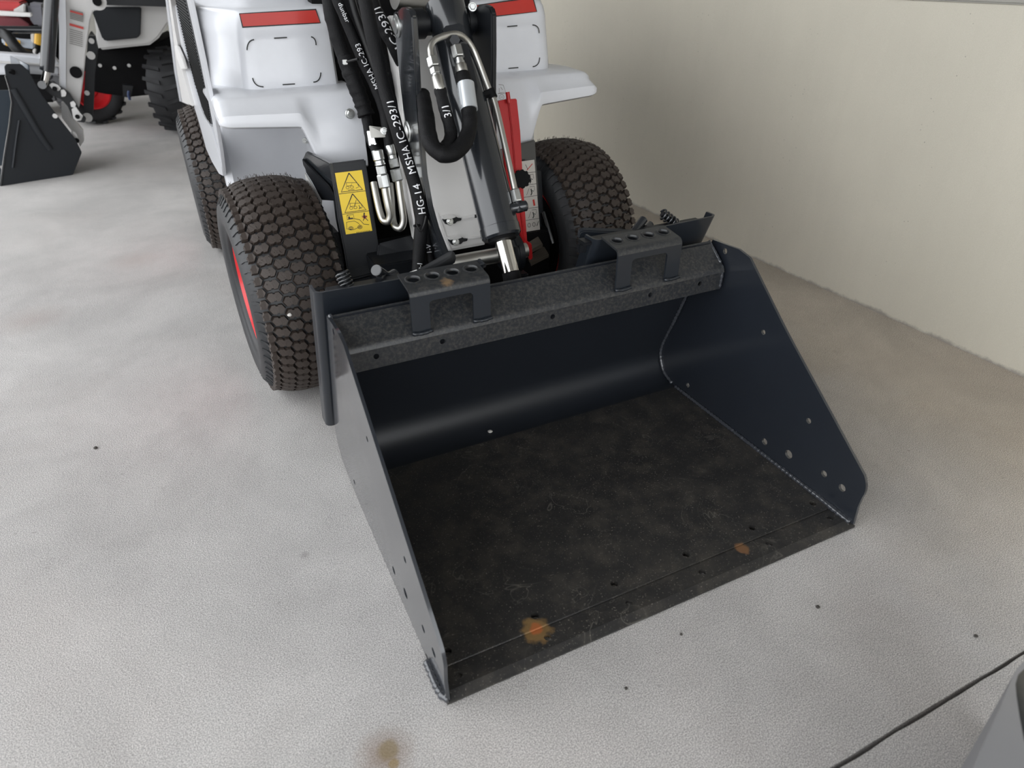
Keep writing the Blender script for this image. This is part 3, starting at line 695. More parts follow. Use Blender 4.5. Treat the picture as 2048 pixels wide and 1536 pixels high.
for a in ((1048,478),(1060,498)): quad('foot_plate', [P(a[0]-4,a[1]+14,y=.98), P(a[0]+28,a[1]-6,y=1.0), P(a[0]+38,a[1]+10,y=.96), P(a[0]+2,a[1]+28,y=.94)], .012, mat('worn_plate', (.06,.05,.04), .5), ld)

# ------------------------------------------------------------------ lift arm, link plates, cylinder
# white arm: a slanted plate with rounded edges, standing between the dark link plates
ap0, apn = P(938,495,y=.90), V((0,-1,.22)); AQ = lambda x, y, h=0: PP(x, y, ap0+apn.normalized()*h, apn)
arm = quad('lift_arm', [AQ(*q) for q in [(775,30),(790,120),(800,200),(806,300),(816,380),(834,476),(850,505),(905,502),(975,489),(988,440),(988,300),(984,150),(978,30)]], .05, M['whitepaint'], ld, bev=.006)
quad('arm_edge', [AQ(*q, .002) for q in [(876,425),(884,445),(893,470),(903,500),(899,501),(888,478),(880,452),(873,430)]], .012, M['whitepaint'], arm, bev=.001)
for (ox, oy) in ((0,0),(12,41)):
    quad('wear_pad', [AQ(x+ox, y+oy, .012) for x, y in [(884,433),(904,429),(913,434),(905,437),(888,439)]], .014, M['whitepaint'], arm, bev=.001)
    quad('pad_bracket', [AQ(x+ox, y+oy, .009) for x, y in [(886,439),(904,433.5),(910,432),(917,436),(923,436),(923,441),(914,443),(911,447),(893,449)]], .010, M['dark'], arm, bev=.001)
    hexbolt('pad_bolt', AQ(900+ox, 443+oy, .010), apn, .0062, M['zinc'], arm)
    quad('slide_bar', [AQ(x+ox, y+oy, .006) for x, y in [(923,434.5),(953,429.5),(954,433),(924,438.5)]], .006, M['whitepaint'], arm, bev=.0006)
    quad('bar_tip', [AQ(x+ox, y+oy, .009) for x, y in [(950,430),(956,428.5),(957,435),(951,436)]], .006, M['dark'], arm, bev=.0006)
# dark link plates
lp = [(789,33),(793,22),(801,15),(811,14),(819,20),(823,34),(828,110),(833,205),(839,287),(845,350),(856,412),(868,455),(886,502),(893,520),(866,522),(857,480),(845,404),(829,342),(818,290),(806,219),(800,170),(791,80)]
LY = [P(x, y, x=.300) for x, y in lp]
pl = prism('link_plate', LY, (.013,0,0), M['cyl'], ld, bev=.003)
pr = prism('link_plate', [p+V((.176,.004,0)) for p in LY], (.013,0,0), M['dark'], ld, bev=.003)
def pinhead(p, ax, r, par):
    p = V(p); ax = V(ax).normalized()
    o = rod('pin_washer', p-ax*.001, p+ax*.003, [(0,r*1.45),(.7,r*1.45),(1,r*1.3)], M['zinc'], par, seg=24)
    rod('pin_head', p+ax*.002, p+ax*.008, [(0,r),(.6,r),(1,r*.7)], M['zinc'], par, seg=24)
pinhead(P(794.5,52,x=.300), (-1,0,0), .0155, pl); pinhead(P(816,263,x=.300), (-1,0,0), .0155, pl)
pt = P(893,55,x=.43)
pinc = P(850,47,y=P(806,46,x=.30).y+.045)
rod('pivot_pin', (.300,pinc.y,pinc.z), (.489,pinc.y,pinc.z), .024, M['dark'], ld, seg=28)
rod('pin_spacer', (.320,pinc.y,pinc.z), (.362,pinc.y,pinc.z), .030, M['dark'], ld, seg=28, bev=.003)
rod('pin_spacer', (.455,pinc.y,pinc.z), (.470,pinc.y,pinc.z), .030, M['dark'], ld, seg=28, bev=.003)
hexbolt('pin_bolt', P(945,14,y=pinc.y-.02), (-.3,-1,.3), .007, M['zinc'], ld)
rod('upper_tube', P(850,-12,y=1.12), P(858,24,y=1.10), .045, M['tubesteel'], ld, seg=32)
rod('upper_tube', P(790,-30,y=1.1), P(905,-14,y=1.1), .05, M['tubesteel'], ld, seg=32)
# tilt cylinder
ca, cb = P(889,8,x=.41), P(1004,476,x=.41); cdir = (cb-ca).normalized()
cy = rod('tilt_cylinder', ca, cb, [(0,.0370),(.003,.0425),(.13,.0425),(.135,.0410),(.50,.0418),(.95,.0425),(.952,.0440),(.99,.0440),(1,.040)], M['cyl'], ld, seg=48)
rod('cylinder_collar', cb-cdir*.002, cb+cdir*.006, .031, M['black'], cy, seg=36)
ce = P(1030,585,x=.41)
rod('piston_rod', cb-cdir*.01, P(1022,545,x=.41), .0185, M['chrome'], cy, seg=36)
rod('rod_wiper', P(1022,545,x=.41)-cdir*.001, ce, .0200, M['black'], cy, seg=36)
# side gland ribs on the barrel
crx = cdir.cross(V((0,-1,0))).normalized()
if crx.x < 0: crx = -crx
cfr = crx.cross(cdir).normalized()
if cfr.y > 0: cfr = -cfr
def CY(t, a, h=.0405):          # point on the barrel: t along, a degrees round (0 = facing front, + = right)
    return ca+(cb-ca)*t+(cfr*math.cos(math.radians(a))+crx*math.sin(math.radians(a)))*h
for a in (-60, -66, 66): tube('barrel_seam', [CY(.66 if a < 0 else .2, a), CY(.95, a)], .0014, M['cyl'], cy, sm=False, seg=6)
# port block near the top
for (t0, t1, a) in ((.13,.40,-14),):
    bm = bmesh.new(); add_prism(bm, [CY(t0,a-24,.041), CY(t0+.02,a-30,.052), CY(t1,a-28,.052), CY(t1+.03,a-22,.041), CY(t1+.03,a+16,.041), CY(t1,a+20,.050), CY(t0+.02,a+22,.050), CY(t0,a+18,.041)][:8], cfr*.004)
    finish(bm, 'port_block', M['cyl'], cy, smooth=.6)
# y of points lying in front of the barrel, by picture row
def yc_front(py, d=.052): 
    t = (py-8)/(476-8); return (ca+(cb-ca)*t).y-d
def H(px, py, d=.056): return P(px, py, y=yc_front(py, d))
# bent metal tube over the barrel
tube('hydraulic_tube', [H(864,122,.065),H(862,110,.065),H(861,96,.066),H(867.6,82,.068),H(886,73,.070),H(905,68.5,.070),H(918,69.5,.068),H(929,76,.062),H(940,88,.055),H(953,113,.045),H(976,174,.035),H(990,207,.035),H(1009,287,.035),H(1030,381,.035)], .0066, M['tubesteel'], cy, n=6, seg=14)
def fitting(path, specs, par, seg=6):
    """nuts and ferrules along a straight run: (name, t0, t1, r, sides, material)"""
    a, c = V(path[0]), V(path[1])
    for nm, t0, t1, r, sg, mt in specs:
        p, q = a.lerp(c, t0), a.lerp(c, t1)
        rod(nm, p, q, [(0,r*.9),(.08,r),(.92,r),(1,r*.9)], M[mt], par, seg=sg)
fitting((H(864,113,.065), H(881,184,.065)), [('hose_nut',.03,.30,.0125,6,'zinc'),('hose_nut',.33,.50,.0108,6,'zinc'),('hose_ferrule',.50,.56,.0085,16,'zinc'),('hose_ferrule',.56,.98,.0118,10,'tubesteel')], cy)
rod('bolt_cap', H(909.7,80,.060), H(909.7,80,.078), .0108, M['dark'], cy, seg=6)
rod('bolt_cap', H(907,92,.050), H(909,78,.066), .0075, M['dark'], cy, seg=16)
fitting((H(911,88,.064), H(928,156,.064)), [('hose_nut',.06,.40,.0128,6,'zinc'),('hose_nut',.42,.52,.0085,16,'zinc'),('hose_ferrule',.52,.60,.0098,16,'zinc'),('hose_ferrule',.60,.98,.0120,10,'tubesteel')], cy)
fitting((H(1029,378,.035), H(1036,408,.035)), [('hose_nut',.04,.85,.0115,6,'zinc')], cy)
rod('elbow', H(1035,402,.035), H(1040,424,.035), .0085, M['dark'], cy, seg=18)
rod('elbow', H(1018,418,.030), H(1053,411,.035), [(0,.0105),(.5,.0105),(.55,.0118),(.95,.0118),(1,.009)], M['cyl'], cy, seg=20)
rod('tube_clamp', H(980,179,.035), H(987,196,.035), .0092, M['black'], cy, seg=16)
rod('clamp_bolt', H(968,190,.03), H(980,186,.035), .0085, M['black'], cy, seg=6)
# hoses on the barrel
hp = smooth_path([H(925,148,.064),H(930,175,.066),H(935,206,.068),H(939,238,.070),H(936,268,.072),H(922,294,.076),H(900,309,.078),H(878,306,.075),H(863,291,.07),H(856,266,.06),H(853,240,.04),H(850,215,.01),H(846,190,-.03)], 8)
bm = bmesh.new()
def sleeve_r(r, k=3.0): return lambda t: r*(1+.16*noise.noise((t*16*k, 3.3, 0))+.03*noise.noise((t*50*k, 7.3, 0)))
add_tube(bm, hp, sleeve_r(.0160, 1.1), 14); finish(bm, 'hydraulic_hose', M['hose'], cy, smooth='all')
lb = [q for q in hp if H(0,165).z > 0][10:21]
bm = bmesh.new(); add_tube(bm, smooth_path([H(931,168,.066),H(934,190,.067),H(938.5,220,.069)], 6), .0182, 18); finish(bm, 'hose_label', M['silver'], cy, smooth=.8)
hq = smooth_path([H(880,178,.065),H(884,196,.064),H(891,222,.060),H(899,250,.058),H(902,272,.060),H(894,291,.066),H(880,298,.07),H(866,287,.065),H(860,262,.05),H(858,235,.02)], 8)
bm = bmesh.new(); add_tube(bm, hq, sleeve_r(.0130, 1.1), 14, flat=.8); finish(bm, 'hydraulic_hose', M['hose'], cy, smooth='all')
text_on_path('hose_print', '3/1', [q for q in hq][::-1], sum((b_-a_).length for a_, b_ in zip(hq, hq[1:]))-.062, .021, (-.25,-1,.3), .0128, M['print'], cy)
# pivot cross shaft and ear
rod('cross_shaft', P(880,531,y=.80), P(1052,500,y=.80), .0185, M['tubesteel'], ld, seg=28)
ear = P(1022,506,x=.490)
rod('pivot_ear', ear, ear+V((.018,0,0)), .048, M['dark'], ld, seg=40, bev=.003)
rod('pivot_ear', P(1000,512,x=.47), P(1000,512,x=.47)+V((.018,0,0)), .036, M['dark'], ld, seg=40, bev=.003)

# ------------------------------------------------------------------ hoses on the left of the arm
def hose(pts, r, yv=None, xv=None, m='hose', flat=1, n=8, k=3, name='hydraulic_hose', par=None):
    path = smooth_path([P(p[0], p[1], x=xv if len(p) < 3 else None, y=yv if len(p) < 3 else p[2]) if not (len(p) < 3 and xv is None and yv is None) else V(p) for p in pts], n)
    bm = bmesh.new(); add_tube(bm, path, sleeve_r(r, k), 14, True, flat); return finish(bm, name, M[m], par or ld, smooth='all'), path
hm, pm = hose([(728,-12,.96),(742,58,.94),(755,115,.93),(763,154,.92),(772,187,.905),(781,215,.89),(794,258,.87),(808,300,.86),(819,335,.845),(831,375,.83),(839,412,.82),(843,440,.81),(841,470,.80),(838,510,.79),(836,560,.76)], .0150, m='hose', k=.6)
Lm = sum((b_-a_).length for a_, b_ in zip(pm, pm[1:]))
rp = pm[::-1]
def arcl(path, px, py):       # arclength of the path point that projects closest to a pixel
    best = None; acc = 0
    for i, q in enumerate(path):
        if i: acc += (path[i]-path[i-1]).length
        d = q-CAM; z = d.dot(fw); x = 1024+F*d.dot(RI)/z; y = 768-F*d.dot(UP)/z
        e = (x-px)**2+(y-py)**2
        if best is None or e < best[0]: best = (e, acc)
    return best[1]
fc = (-.12,-1,.45)
text_on_path('hose_print', 'HG-14', rp, arcl(rp, 847, 430), .0235, fc, .0153, M['print'], hm)
text_on_path('hose_print', 'MSHA IC-293/1', rp, arcl(rp, 821, 350), .0235, fc, .0153, M['print'], hm)
rod('zip_tie', P(828,452,y=.79), P(850,449,y=.80), .003, M['hose'], ld, seg=8)
tube('zip_tie', [P(832,447,y=.785), P(841,462,y=.780), P(848,450,y=.785), P(852,432,y=.79)], .0022, M['hoseglossy'], ld)
hs, ps = hose([(852,436,.84),(854,470,.82),(857,505,.80),(866,545,.77)], .0095, k=1)
rs = ps[::-1]; text_on_path('hose_print', '1-V', rs, arcl(rs, 857, 510), .016, fc, .0098, M['print'], hs)
rq = pm[::-1]; text_on_path('hose_print', 'n-I', rq, arcl(rq, 838, 545), .016, fc, .0153, M['print'], hm)
h2, p2 = hose([(738,-14,1.02),(751,20,1.01),(765,47,1.0),(776,70,.995),(789,92,.99),(803,122,1.0),(815,150,1.03)], .0155, k=.6)
r2 = p2[::-1]; text_on_path('hose_print', 'IC-293/1', r2, arcl(r2, 789, 98), .0235, (-.1,-1,.5), .0158, M['print'], h2)
h3, p3 = hose([(671,-12,1.05),(685,25,1.04),(708,78,1.03),(728,127,1.02),(749,170,1.01),(763,205,1.0),(772,240,.99),(778,285,.97),(782,305,.96)], .0125, k=.8)
r3 = p3[::-1]; text_on_path('hose_print', 'MSHA IC-293', r3, arcl(r3, 752, 180), .017, fc, .0128, M['print'], h3)
hose([(657,-10,1.10),(667,45,1.09),(679,90,1.08),(690,118,1.07)], .017, k=3)
hose([(690,112,1.07),(700,142,1.06),(710,168,1.05),(724,205,1.04),(733,232,1.03)], .0195, k=3)
h5, p5 = hose([(725,190,1.06),(733,235,1.03),(741,275,1.0),(752,300,.975),(757,312,.965)], .0120, k=1)
r5 = p5[::-1]; text_on_path('hose_print', 'AW', r5, arcl(r5, 745, 296), .017, fc, .0123, M['print'], h5)
hose([(700,-12,1.04),(712,30,1.03),(728,75,1.02),(743,118,1.01),(756,152,1.0),(770,190,.98)], .0088, m='hoseglossy', k=.2)
h6, p6 = hose([(716,-12,1.10),(736,20,1.09),(752,50,1.08),(761,84,1.07),(768,120,1.05),(774,152,1.03),(784,190,1.02),(795,225,1.0)], .0145, k=2, flat=.8)
text_on_path('hose_print', "dunbar", p3, arcl(p3, 681, 10), .013, fc, .0128, M['print'], h3)
rod('zip_tie', P(752,150,y=.965), P(778,147,y=.965), .0034, M['hoseglossy'], ld, seg=8)
rod('zip_tie', P(716,118,y=1.0), P(692,124,y=1.03), .0030, M['hoseglossy'], ld, seg=8)
box('zip_clasp', tuple(P(690,124,y=1.03)-V((.005,.004,.005))), tuple(P(690,124,y=1.03)+V((.005,.004,.005))), M['zinc'], ld, bev=.001)
# bracket with bolt, two fittings and their bent tubes
br_ = quad('hose_bracket', [P(738,251,y=.985), P(776,256,y=.975), P(783,274,y=.965), P(742,275,y=.975)], .005, M['tubesteel'], ld, bev=.001)
hexbolt('bracket_bolt', P(768.5,262,y=.973), (-.2,-1,.3), .0062, M['zinc'], br_)
quad('hose_bracket', [P(733,262,y=.99), P(744,262,y=.98), P(752,290,y=.97), P(738,292,y=.98)], .005, M['zinc'], ld, bev=.001)
fitting((P(754,300,y=.960), P(771,378,y=.940)), [('hose_ferrule',0,.26,.0140,12,'zinc'),('hose_ferrule',.26,.34,.0118,18,'zinc'),('hose_nut',.34,.38,.0128,18,'zinc'),('hose_nut',.40,.62,.0118,6,'zinc'),('hose_nut',.62,.97,.0140,6,'zinc')], ld)
fitting((P(779,290,y=.960), P(797,364,y=.940)), [('hose_ferrule',0,.26,.0110,12,'zinc'),('hose_ferrule',.26,.36,.0098,18,'zinc'),('hose_nut',.36,.60,.0112,6,'zinc'),('hose_nut',.64,.97,.0138,6,'zinc')], ld)
tube('bent_tube', [P(768,368,y=.942),P(772,392,y=.937),P(776.5,414,y=.932),P(780,430,y=.930),P(777,442,y=.932),P(767,441,y=.945),P(760,425,y=.96),P(753,395,y=.98),P(747,365,y=1.0)], .0086, M['tubesteel'], ld, n=6, seg=14)
tube('bent_tube', [P(796,355,y=.942),P(800,385,y=.935),P(805,420,y=.928),P(807,442,y=.925),P(801,456,y=.927),P(790,452,y=.94),P(785,432,y=.955),P(783,400,y=.975),P(780,368,y=1.0)], .0086, M['tubesteel'], ld, n=6, seg=14)
# red safety strut with its star knob
rs_ = quad('safety_strut', [P(x, y, y=1.0-.0003*(y-190)) for x, y in [(996,202),(1016,197),(1025,262),(1036,390),(1047,470),(1050,490),(1040,462),(1020,400)]], .012, M['red'], ld, bev=.002)
quad('strut_flange', [P(x, y, y=.995-.0003*(y-190)) for x, y in [(1016,198),(1034,197),(1041,262),(1047,373),(1055,482),(1050,490),(1044,440),(1030,330),(1023,255)]], .010, M['red'], rs_, bev=.002)
quad('strut_tip', [P(x, y, y=.90) for x, y in [(1049,486),(1055,482),(1064,488),(1066,517),(1061,521),(1057,510)]], .010, M['red'], rs_, bev=.002)
rod('strut_pin', P(1015,184,y=.99), P(1018,206,y=.985), .0052, M['red'], rs_, seg=14)
kp = P(1044,357.7,y=.925); kx, ky = frame(V((-.25,-1,.35)))
prism('star_knob', [kp+(kx*math.cos(a*PI/36)+ky*math.sin(a*PI/36))*(.0222+.0018*math.cos(a*PI/36*11)) for a in range(72)], V((.25,1,-.35)).normalized()*.016, M['black'], rs_, bev=.002)
# quick-attach frame: bars, levers, pins and springs behind the mounting plates
for x0, x1, zt in ((.012,.34,.505),(.575,.905,.512)):
    box('attach_bar', (x0,.594,.462), (x1,.606,zt-.028), M['dark'], ld, bev=.002)
    box('attach_bar', (x0,.574,zt-.026), (x1,.606,zt-.018), M['dark'], ld, bev=.002)
box('attach_tower', (.36,.74,.14), (.385,.84,.37), M['dark'], ld); box('attach_tower', (.50,.74,.14), (.525,.84,.37), M['dark'], ld)
box('attach_tube', (.06,.745,.13), (.86,.80,.19), M['black'], ld)
lv = [P(x, y, y=.612) for x, y in [(818,560),(900,513),(908,511),(913,517),(911,526),(904,531),(836,566)]]
prism('lock_lever', lv, (0,.006,.010), M['dark'], ld, bev=.0015)
lv = [P(x, y, y=.645) for x, y in [(1159,468),(1163,464),(1170,462),(1300,467),(1310,474),(1300,486),(1240,484),(1161,482),(1157,476)]]
prism('lock_lever', lv, (0,.008,.008), M['navy'], ld, bev=.002)
def spring(a, c, r, wr, turns, par):
    a = V(a); c = V(c); d = (c-a).normalized(); x, y = frame(d); L_ = (c-a).length
    rod('spring_core', a, c, r*.62, M['dark'], par, seg=16)
    pts = [a+d*L_*t+x*math.cos(2*PI*turns*t)*r+y*math.sin(2*PI*turns*t)*r for t in [i/(turns*14) for i in range(int(turns*14)+1)]]
    bm = bmesh.new(); add_tube(bm, pts, wr, 8); finish(bm, 'coil_spring', M['cyl'], par, smooth='all')
spring(P(697,578,y=.60), P(683,545,y=.615), .0125, .0026, 5, ld)
rod('spring_seat', P(701,588,y=.60), P(696,576,y=.60), .0135, M['cyl'], ld, seg=20)
spring(P(1354,450,y=.60), P(1324,427,y=.615), .0112, .0026, 5, ld)
rod('spring_seat', P(1352,450,y=.60), P(1345,445,y=.60), .0115, M['cyl'], ld, seg=20)
rod('lock_pin', P(752,540,y=.60), P(776,556,y=.64), .0110, M['cyl'], ld, seg=28, bev=.001)
rod('lock_pin', P(760,560,y=.60), P(766,548,y=.615), .0075, M['cyl'], ld, seg=18)
rod('lock_hub', P(776,556,y=.61), P(790,548,y=.63), .0110, M['cyl'], ld, seg=20, bev=.002)
rod('lock_pin', P(1263,470,y=.60), P(1288,438,y=.615), .0098, M['cyl'], ld, seg=28, bev=.001)
rod('lock_hub', P(1291,458,y=.61), P(1302,448,y=.62), .0085, M['cyl'], ld, seg=20, bev=.002)
quad('lever_tag', [P(818,546,y=.606), P(834,540,y=.606), P(832,545,y=.606), P(819,551,y=.606)], .003, M['whitepaint'], ld, bev=0)

# ------------------------------------------------------------------ BACKGROUND: a second machine, facing left
tr = thing('tractor_loader', 'blurred white tractor with black knobbly tyres and lift arms standing behind at left', 'tractor', tuple(P(300, 265, z=0)))
def tq(name, pts, y, th, m, par=None, **k): return quad(name, [P(a, b_, y=y) for a, b_ in pts], th, m, par or tr, **k)
ta = tq('lift_arm', [(118,-8),(206,-8),(208,6),(204,16),(196,20),(186,22),(180,40),(172,100),(166,160),(158,215),(148,238),(140,236),(136,215),(118,172)], 4.15, .09, M['greywhite'], bev=.004)
tq('arm_front', [(116,-8),(131,-8),(133,60),(132,120),(132,178),(121,172),(119,120),(118,60)], 4.135, .02, M['white'], ta)
rod('arm_bushing', P(194,2,y=4.14), P(194,2,y=4.11), .045, M['greywhite'], ta, seg=28); rod('arm_pin', P(194,3,y=4.12), P(194,3,y=4.09), .022, M['black'], ta, seg=20)
h_ = P(152,144.5,y=4.135); rod('arm_hole', h_, h_+V((0,-.006,0)), .030, M['black'], ta, seg=28)
bm = bmesh.new()
for i, (y0, wd) in enumerate(((62,.012),(66,.005),(70,.006),(74,.004),(77,.004),(81,.005))):
    strip_bm(bm, [P(140,20+i*3.2,y=4.14), P(166,27+i*3.2,y=4.14)], .006 if i else .012, (0,-1,0), .002)
for i in range(8): strip_bm(bm, [P(139,58+i*4,y=4.14), P(165,65+i*4,y=4.14)], .004, (0,-1,0), .002)
finish(bm, 'arm_decal', M['greyprint'], ta, kind='stuff')
bm = bmesh.new(); strip_bm(bm, [P(139,48.5,y=4.14), P(167,56.5,y=4.14)], .012, (0,-1,0), .003); finish(bm, 'arm_decal', M['redink'], ta); bm = bmesh.new(); strip_bm(bm, [P(140,22,y=4.14), P(166,29,y=4.14)], .009, (0,-1,0), .003); finish(bm, 'arm_decal', M['redink'], ta)
tc = rod('lift_cylinder', P(104,-12,y=4.05), P(94,142,y=4.05), .034, M['cyl'], tr, seg=28)
rod('cylinder_rod', P(94.5,138,y=4.05), P(87,172,y=4.05), .018, M['chrome'], tc, seg=20)
rod('rod_eye', P(84,170,y=4.06), P(84,170,y=4.0), .02, M['cyl'], tc, seg=20)
lk = tq('bucket_link', [(84,160),(96,160),(120,174),(138,186),(150,205),(162,228),(172,238),(170,246),(156,244),(146,238),(136,214),(124,200),(102,190),(88,178)], 4.07, .04, M['dark'], bev=.004)
for pts in ([(98,170),(104,166),(116,170),(122,177),(118,182),(106,180)], [(121,180),(128,179),(133,186),(131,193),(123,194)], [(140,205),(147,202),(152,208),(150,216),(142,214)], [(143,218),(152,214),(160,226),(166,232),(162,241),(152,242),(146,236)]):
    tq('link_plate', pts, 4.05, .012, M['whitepaint'], lk, bev=.002)
for q in ((109.5,177.5),(155,233.5)): rod('link_pin', P(*q,y=4.045), P(*q,y=4.02), .012, M['black'], lk, seg=14)
tq('arm_foot', [(122,205),(132,206),(140,226),(152,244),(166,262),(168,282),(160,294),(150,270),(136,252),(124,236)], 4.22, .05, M['whitepaint'], ta)
tq('foot_plate', [(142,262),(150,264),(156,276),(152,282),(144,274)], 4.02, .01, M['whitepaint'], lk); rod('link_pin', P(153,281,y=4.03), P(153,281,y=4.0), .014, M['black'], lk, seg=14)
tq('mast', [(176,72),(190,72),(196,100),(190,150),(186,232),(166,232),(170,150),(174,100)], 4.45, .10, M['dark'], bev=.004)
for q, r in (((183,82),.015),((182,111),.022),((174,186),.014),((175,235),.026)): rod('mast_pin', P(*q,y=4.44), P(*q,y=4.40), r, M['greywhite'], tr, seg=18)
tq('cross_tube', [(-10,106),(60,111),(78,113),(82,98),(90,96),(120,130),(120,152),(60,148),(-10,150)], 4.55, .12, M['white'], bev=.01)
tq('cross_tube_edge', [(-10,122),(60,126),(120,130),(120,134),(60,130),(-10,126)], 4.53, .02, M['greywhite'])
# body side panel with dark inset
bd = tq('body_panel', [(170,20),(186,18),(192,62),(190,92),(200,100),(212,99),(250,95),(300,90),(318,76),(335,50),(380,20),(380,-10),(170,-10)], 4.75, .8, M['greywhite'], bev=.012)
tq('panel_inset', [(184,22),(206,14),(283,14),(281,68),(276,76),(212,82),(205,78)], 4.72, .03, M['bgdark'], bd, bev=.006)
tq('upper_beam', [(206,-12),(345,-12),(345,14),(206,10)], 4.6, .10, M['dark'])
tq('chassis', [(176,70),(196,98),(210,100),(300,92),(345,70),(350,150),(300,190),(262,194),(210,188),(180,182)], 5.0, .5, M['black'], bev=.01)
tq('rear_step', [(245,170),(266,172),(262,196),(246,194)], 4.85, .06, M['dark'])
tube('blue_hose', [P(258,182,y=4.8),P(257,190,y=4.8),P(260,200,y=4.8)], .008, mat('blue_rubber', (.02,.04,.12), .5), tr)
for q in ((229,136),(258,131),(325,124),(317,106),(200,131)): rod('chassis_bolt', P(*q,y=4.97), P(*q,y=4.93), .011, M['greywhite'], tr, seg=14)
def knobby(c, R, hw, rot=0, rimc='rimred'):
    bm = bmesh.new(); pr = [(-hw*.75,R*.55),(-hw*.98,R*.66),(-hw,R*.80),(-hw*.85,R*.92),(0,R*.955),(hw*.85,R*.92),(hw,R*.80),(hw*.98,R*.66),(hw*.75,R*.55)]; seg = 40
    rg = [[bm.verts.new((x, r*math.cos(2*PI*k/seg), r*math.sin(2*PI*k/seg))) for k in range(seg)] for x, r in pr]
    for A, B in zip(rg, rg[1:]):
        for k in range(seg): bm.faces.new((A[k], A[(k+1) % seg], B[(k+1) % seg], B[k]))
    t = finish(bm, 'tyre', M['black2'], tr, smooth='all'); t.location = c; t.rotation_euler = (0,0,rot)
    n = 20; me = None
    for k in range(n):
        for sg in (-1, 1):
            bm = bmesh.new(); a = .0
            pts = [(sg*hw*.06,-.05),(sg*hw*.10,.035),(sg*hw*1.0,.15),(sg*hw*1.02,.06)]
            top = [bm.verts.new((x, -(R*(1 if abs(x) < hw*.8 else .965))*math.cos(q), (R*(1 if abs(x) < hw*.8 else .965))*math.sin(q))) for x, q in pts]
            bot = [bm.verts.new((x, -(R*.90)*math.cos(q*1.1), (R*.90)*math.sin(q*1.1))) for x, q in pts]
            bm.faces.new(top)
            for i in range(4): bm.faces.new((top[i], bot[i], bot[(i+1) % 4], top[(i+1) % 4]))
            if k < 1:
                o = finish(bm, 'tyre_lug', M['black2'], t); (MES.__setitem__(sg, o.data))
            else: bm.free(); o = ob('tyre_lug', MES[sg], M['black2'], t)
            o.rotation_euler = (-2*PI*(k+(.5 if sg > 0 else 0))/n, 0, 0)
    bm = bmesh.new(); pr = [(hw*.72,R*.56),(hw*.80,R*.55),(hw*.80,R*.51),(hw*.55,R*.48),(hw*.35,R*.42),(hw*.25,R*.26),(hw*.35,R*.2),(hw*.35,.002)]
    for sg in (-1, 1):
        rg = [[bm.verts.new((sg*x, r*math.cos(2*PI*k/36), r*math.sin(2*PI*k/36))) for k in range(36)] for x, r in pr]
        for A, B in zip(rg, rg[1:]):
            for k in range(36): bm.faces.new((A[k], A[(k+1) % 36], B[(k+1) % 36], B[k]))
    finish(bm, 'rim', M[rimc], t, smooth=.6); return t
MES = {}
M['black2'] = mat('old_tyre_rubber', (.016,.016,.018), .7, vary=.3, vscale=30)
c1 = P(352,276,z=0); knobby((c1.x+.10, c1.y+.22, .272), .275, .12, math.radians(-24))
MES = {}
c2_ = P(196,248,z=0); knobby((c2_.x, c2_.y+.05, .235), .235, .11, math.radians(112))
# bucket of the second machine
tb = thing('tractor_bucket', 'dark bucket at the left edge carried by the background tractor', 'bucket', tuple(P(70, 365, z=0)))
b0, b1 = P(5,372,z=0), P(145,350,z=0); bdx = (b1-b0).normalized(); bnn = V((-bdx.y, bdx.x, 0))
def BQ(x, y, h=0): return PP(x, y, b0-bnn*h, bnn)
quad('far_plate', [PP(x, y, b0+bnn*.52, bnn) for x, y in [(-30,182),(24,180),(60,200),(60,320),(-30,345)]], .012, mat('blue_grey_inside', (.030,.040,.052), .4), tb, bev=0)
sp = quad('side_plate', [BQ(*q) for q in [(3,373),(60,366),(120,360),(146,350),(164,305),(150,276),(120,238),(84,190),(66,157),(58,142),(42,128),(14,128),(9,133),(12,152),(20,178),(25,205),(20,250),(10,310)]], .014, M['bgdark'], tb, bev=.003)
quad('edge_strip', [BQ(*q, .004) for q in [(3,373),(0,372),(8,310),(18,250),(23,205),(18,178),(10,152),(12,151),(21,178),(26,205),(21,250),(11,310)]], .02, M['cyl'], tb, bev=.001)
tube('pressed_rib', [BQ(26,178,.004), BQ(50,220,.006), BQ(78,268,.006), BQ(100,300,.004)], .016, M['bgdark'], sp, flat=.4)
tube('pressed_rib', [BQ(38,240,.004), BQ(32,280,.006), BQ(25,335,.004)], .012, M['bgdark'], sp, flat=.5)
rod('plate_bolt', BQ(110,232), BQ(110,232,.012), .012, M['greywhite'], sp, seg=16)
rod('plate_slot', BQ(24,142), BQ(24,146,.008), .014, M['black'], sp, seg=16)
bm = bmesh.new(); cur = [(3,371),(10,310),(20,250),(25,205),(20,178),(12,152),(10,133)]
a_ = [BQ(*q, -.01) for q in cur]
for i in range(len(a_)-1):
    A, B = a_[i]+bdx*.10, a_[i+1]+bdx*.10
    bm.faces.new([bm.verts.new(q) for q in (A, B, B+bnn*.55, A+bnn*.55)])
o = finish(bm, 'back_sheet', mat('blue_grey_paint', (.05,.065,.085), .3, coat=.4), tb, smooth='all'); md = o.modifiers.new('Solidify','SOLIDIFY'); md.thickness = .008
quad('floor_sheet', [BQ(-40,376,-.014), BQ(146,352,-.014), BQ(146,352,-.014)+bnn*.55, BQ(-40,376,-.014)+bnn*.55], .008, M['navy'], tb, bev=0)
